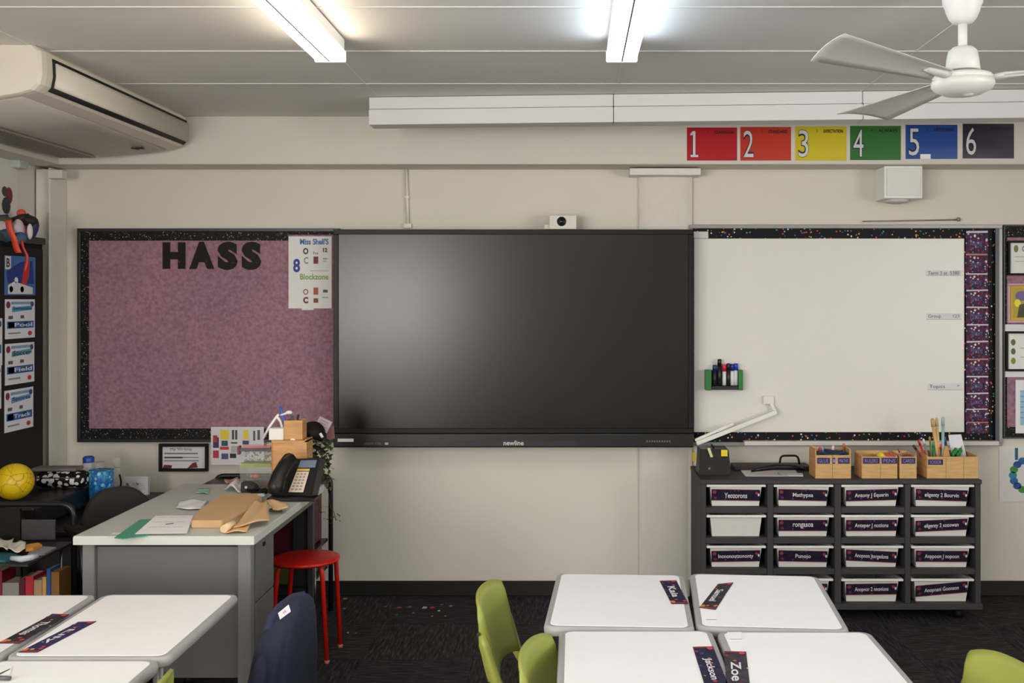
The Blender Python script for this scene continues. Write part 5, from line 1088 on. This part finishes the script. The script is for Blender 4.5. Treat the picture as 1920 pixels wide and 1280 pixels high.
bm = BM(); tube(bm, arc([P(224, 889, 5.2), P(228, 905, 5.2), P(222, 925, 5.2), P(230, 938, 5.2)], .02), .005, 6); O('black_cable', bm, BLACK, label='short black cable curling beside the small white board', cat='cable')
sheet('small_board', 'small white board with faint writing leaning in the corner', 'board', [P(231, 893, 5.36), P(281, 893, 5.36), P(281, 942, 5.33), P(231, 942, 5.33)], .004, (206, 206, 212), [('r', .94, 0, 1, 1, (150, 150, 146)), ('c', .55, .3, .04, .05, (120, 120, 126)), ('p', [(.3, .4), (.8, .3), (.85, .5), (.4, .62)], (190, 190, 198)), ('t', 'abc', .35, .2, .75, .34, (150, 150, 160))])
bm = BM(); tube(bm, [P(238, 906, 5.28), P(243, 916, 5.26), P(252, 928, 5.25)], [.006, .009, .008], 8); O('silver_scissors', bm, CHROME, label='shiny metal tool in front of the small white board', cat='tool')
# office chair behind the desk
ocx, ocy = -1.985, 4.52
t = T('office_chair', 'black padded office chair behind the teacher desk', 'chair', (ocx, ocy, 0)); R = Matrix.Translation((ocx, ocy, 0)) @ Matrix.Rotation(math.radians(-40), 4, 'Z')
def oc(s, q):
    e = 2*s-1; zt = .785-.12*abs(e)**2.6; zb = .50+.05*abs(e)**3; z = zb+(zt-zb)*q
    return R @ Vector((-.03+.035*e*e-.05*(q-.4), .165*e, z))
bm = BM(); grid(bm, oc, 16, 14, th=.045); O('backrest', bm, M((30, 30, 31), .8, bump=.2, scale=200), t)
bm = BM(); t2 = bmesh.new(); box(t2, 0, .33, -.19, .19, .42, .48, bev=.025, seg=3); merge(bm, t2, R); O('seat', bm, M((30, 30, 31), .8), t)
bm = BM(); tube(bm, [R @ Vector((.2, 0, .42)), R @ Vector((.2, 0, .08))], .025, 12); O('gas_lift', bm, BLACKM, t)
for k in range(5):
    a = 2*PI*k/5+.3; bm = BM(); tube(bm, [R @ Vector((.2, 0, .09)), R @ Vector((.2+.24*math.cos(a), .24*math.sin(a), .065))], [.02, .013], 8); l = O('base_spoke', bm, BLACKM, t)
    bm = BM(); c = R @ Vector((.2+.24*math.cos(a), .24*math.sin(a), .026)); ball(bm, c, (.022, .022, .026), 10); O('caster', bm, BLACK, l)
for sy in (-1, 1):
    bm = BM(); tube(bm, arc([R @ Vector((.12, sy*.2, .44)), R @ Vector((.12, sy*.23, .46)), R @ Vector((.1, sy*.23, .64))], .03), .014, 8); box(bm, 0, 0, 0, 0, 0, 0) if False else None; O('arm_post', bm, BLACKM, t)
    bm = BM(); tube(bm, [R @ Vector((.0, sy*.23, .65)), R @ Vector((.22, sy*.23, .65))], .02, 10, sx=1.5); O('arm_pad', bm, BLACK, t)
bm = BM(); tube(bm, arc([R @ Vector((.1, 0, .43)), R @ Vector((-.10, 0, .43)), R @ Vector((-.09, 0, .62))], .05), .018, 8); O('back_bracket', bm, BLACKM, t)
# book trolley at the left edge
t = T('book_trolley', 'black framed trolley of papers and books at the left edge', 'trolley', (-2.3, 4.12, 0)); bx0, bx1, by0, by1 = -2.56, -2.10, 3.95, 4.32
bm = BM(); tube(bm, arc([(bx0, by1, 0), (bx0, by1, .755), (bx1-.005, by1, .755), (bx1-.005, by1, 0)], .06, 6), .012, 10); O('rear_hoop', bm, M((32, 32, 35), .3, metal=.4), t)
bm = BM(); tube(bm, [(W(115, 4.27), 4.27, .262), (W(115, 4.27), 4.27, .588)], .005, 8); O('silver_post', bm, CHROME, t)
O('lower_side', box(BM(), bx0, bx0+.01, by0, by1-.013, .262, .588), BT, t)
O('upper_shelf', box(BM(), bx0, bx1, by0-.008, by1-.013, .588, .600, bev=.002, seg=1), M((36, 40, 42), .4), t)
O('lower_shelf', box(BM(), bx0, bx1, by0-.008, by1-.013, .25, .262, bev=.002, seg=1), M((30, 32, 34), .4), t)
O('back_panel', box(BM(), W(42, by1), W(106, by1), by1-.012, by1+.0, .605, H(973, by1), bev=.004), M((52, 50, 56), .5), t)
O('dark_screen', box(BM(), bx0+.013, W(40, by1), by1-.01, by1, .605, .74), BLACK, t)
zs = .6006
def slab(name, label, pts, z, th, col, cat='paper', m=None):
    bm = BM(); prism(bm, QZ(pts, z), (0, 0, th)); return O(name, bm, m or M(col, .7), label=label, cat=cat)
slab('teal_book', 'teal book lying at the front of the trolley top', [(-30, 1040), (20, 1038), (40, 1046), (10, 1054), (-40, 1054)], zs, .008, (30, 90, 104), 'book')
slab('paper_stack', 'grey paper stack on the right of the trolley top', [(58, 1032), (78, 1027), (106, 1029), (84, 1041), (52, 1042)], zs, .008, (136, 138, 142))
crumple('cream_papers', 'crumpled cream papers at the left of the trolley top', 'paper', [(-20, 1018), (26, 1018), (14, 1038), (-30, 1038)], zs+.01, .028, M((206, 202, 186), .8), seed=12)
crumple('printed_slip', 'cream printed slip standing out among the trolley papers', 'paper', [(24, 1022), (49, 1020), (47, 1038), (10, 1038)], zs+.01, .02, M((214, 206, 194), .8), seed=14)
slab('orange_notebook', 'orange notebook under the cream papers on the trolley', [(48, 1026), (72, 1022), (79, 1026), (62, 1032), (48, 1034)], zs+.009, .012, (214, 150, 70), 'book')
bm = BM(); tube(bm, [PZ(22, 1046, zs+.02), PZ(40, 1048, zs+.02), PZ(58, 1045, zs+.02), PZ(70, 1042, zs+.02)], [.009, .012, .012, .009], 10); O('rolled_paper', bm, M((190, 196, 210), .6), label='rolled bluish white paper at the front of the trolley top', cat='paper')
zl = .2625
for (u0, u1, vt, col, nm, lab) in ((-26, 4, 1070, (150, 30, 60), 'book', 'crimson book at the left end of the lower trolley shelf'), (5, 36, 1092, (160, 156, 154), 'book', 'grey magazine leaning on the lower trolley shelf'), (37, 47, 1083, (90, 20, 40), 'book', 'dark wine book beside the bright red one on the trolley'), (48, 63, 1080, (196, 34, 50), 'book', 'bright red book on the lower trolley shelf'),
        (64, 79, 1087, (176, 150, 110), 'book', 'beige book right of the bright red book'), (80, 87, 1081, (206, 160, 84), 'book', 'tan yellow slim book on the lower trolley shelf'), (88, 95, 1066, (36, 84, 150), 'book', 'blue tall folder on the lower trolley shelf')):
    Y = 4.2; x0, x1 = W(u0, Y), W(u1, Y); zt = min(.578, H(vt, Y)); t = T(nm, lab, 'book', ((x0+x1)/2, Y+.05, zl), group='books on the trolley')
    bm = BM(); box(bm, x0, x0+.002, Y, Y+.105, zl+.0003, zt); box(bm, x1-.002, x1, Y, Y+.105, zl+.0003, zt); box(bm, x0, x1, Y-.002, Y, zl+.0003, zt); O('cover', bm, M(col, .5), t)
    O('pages', box(BM(), x0+.002, x1-.002, Y+.0005, Y+.10, zl+.003, zt-.003), M((214, 208, 196), .8), t)
O('magazine_file', box(BM(), W(96, 4.2), W(111, 4.2), 4.2, 4.30, zl+.0003, H(1072, 4.2)), M((138, 98, 50), .7), label='brown cardboard file at the right end of the lower trolley shelf', cat='file')

# ================================================================== FLOOR SCRAPS
for k, (u, v, w_, col, nm) in enumerate(((723, 1137, 7, (110, 60, 50), 'reddish'), (748, 1139, 9, (130, 66, 54), 'rust'), (768, 1138, 8, (120, 90, 60), 'tan'), (796, 1139, 10, (170, 170, 160), 'pale'), (811, 1139, 9, (170, 50, 44), 'red'), (828, 1133, 5, (160, 40, 50), 'small red'), (823, 1145, 4, (210, 214, 210), 'white'),
        (845, 1136, 7, (120, 110, 110), 'long grey'), (810, 1155, 4, (140, 140, 138), 'pale grey'), (743, 1153, 6, (90, 56, 48), 'brown'), (775, 1149, 4, (110, 120, 130), 'bluish'), (647, 1122, 9, (170, 110, 80), 'orange brown'), (645, 1141, 6, (110, 112, 110), 'flat grey'), (652, 1186, 4, (170, 160, 150), 'pale'), (667, 1187, 3, (120, 116, 110), 'grey'), (835, 1155, 4, (110, 108, 104), 'grey'))):
    c = PZ(u, v, .001); s = w_/F*c.y*.5; an = random.uniform(-.5, .5); ca, sa = math.cos(an), math.sin(an)
    pts = [c+Vector((x*ca-y*sa, x*sa+y*ca, 0)) for x, y in ((-s, -s*.9), (s*.7, -s*1.1), (s, s*.5), (-s*.3, s*1.2))]
    bm = BM(); prism(bm, pts, (0, 0, .0025)); O('paper_scrap', bm, M(col, .8), label='%s paper scrap on the dark carpet %s' % (nm, ('left of the farther green chair' if u > 700 else 'right of the red stool')), cat='scrap', group='scraps on the carpet')
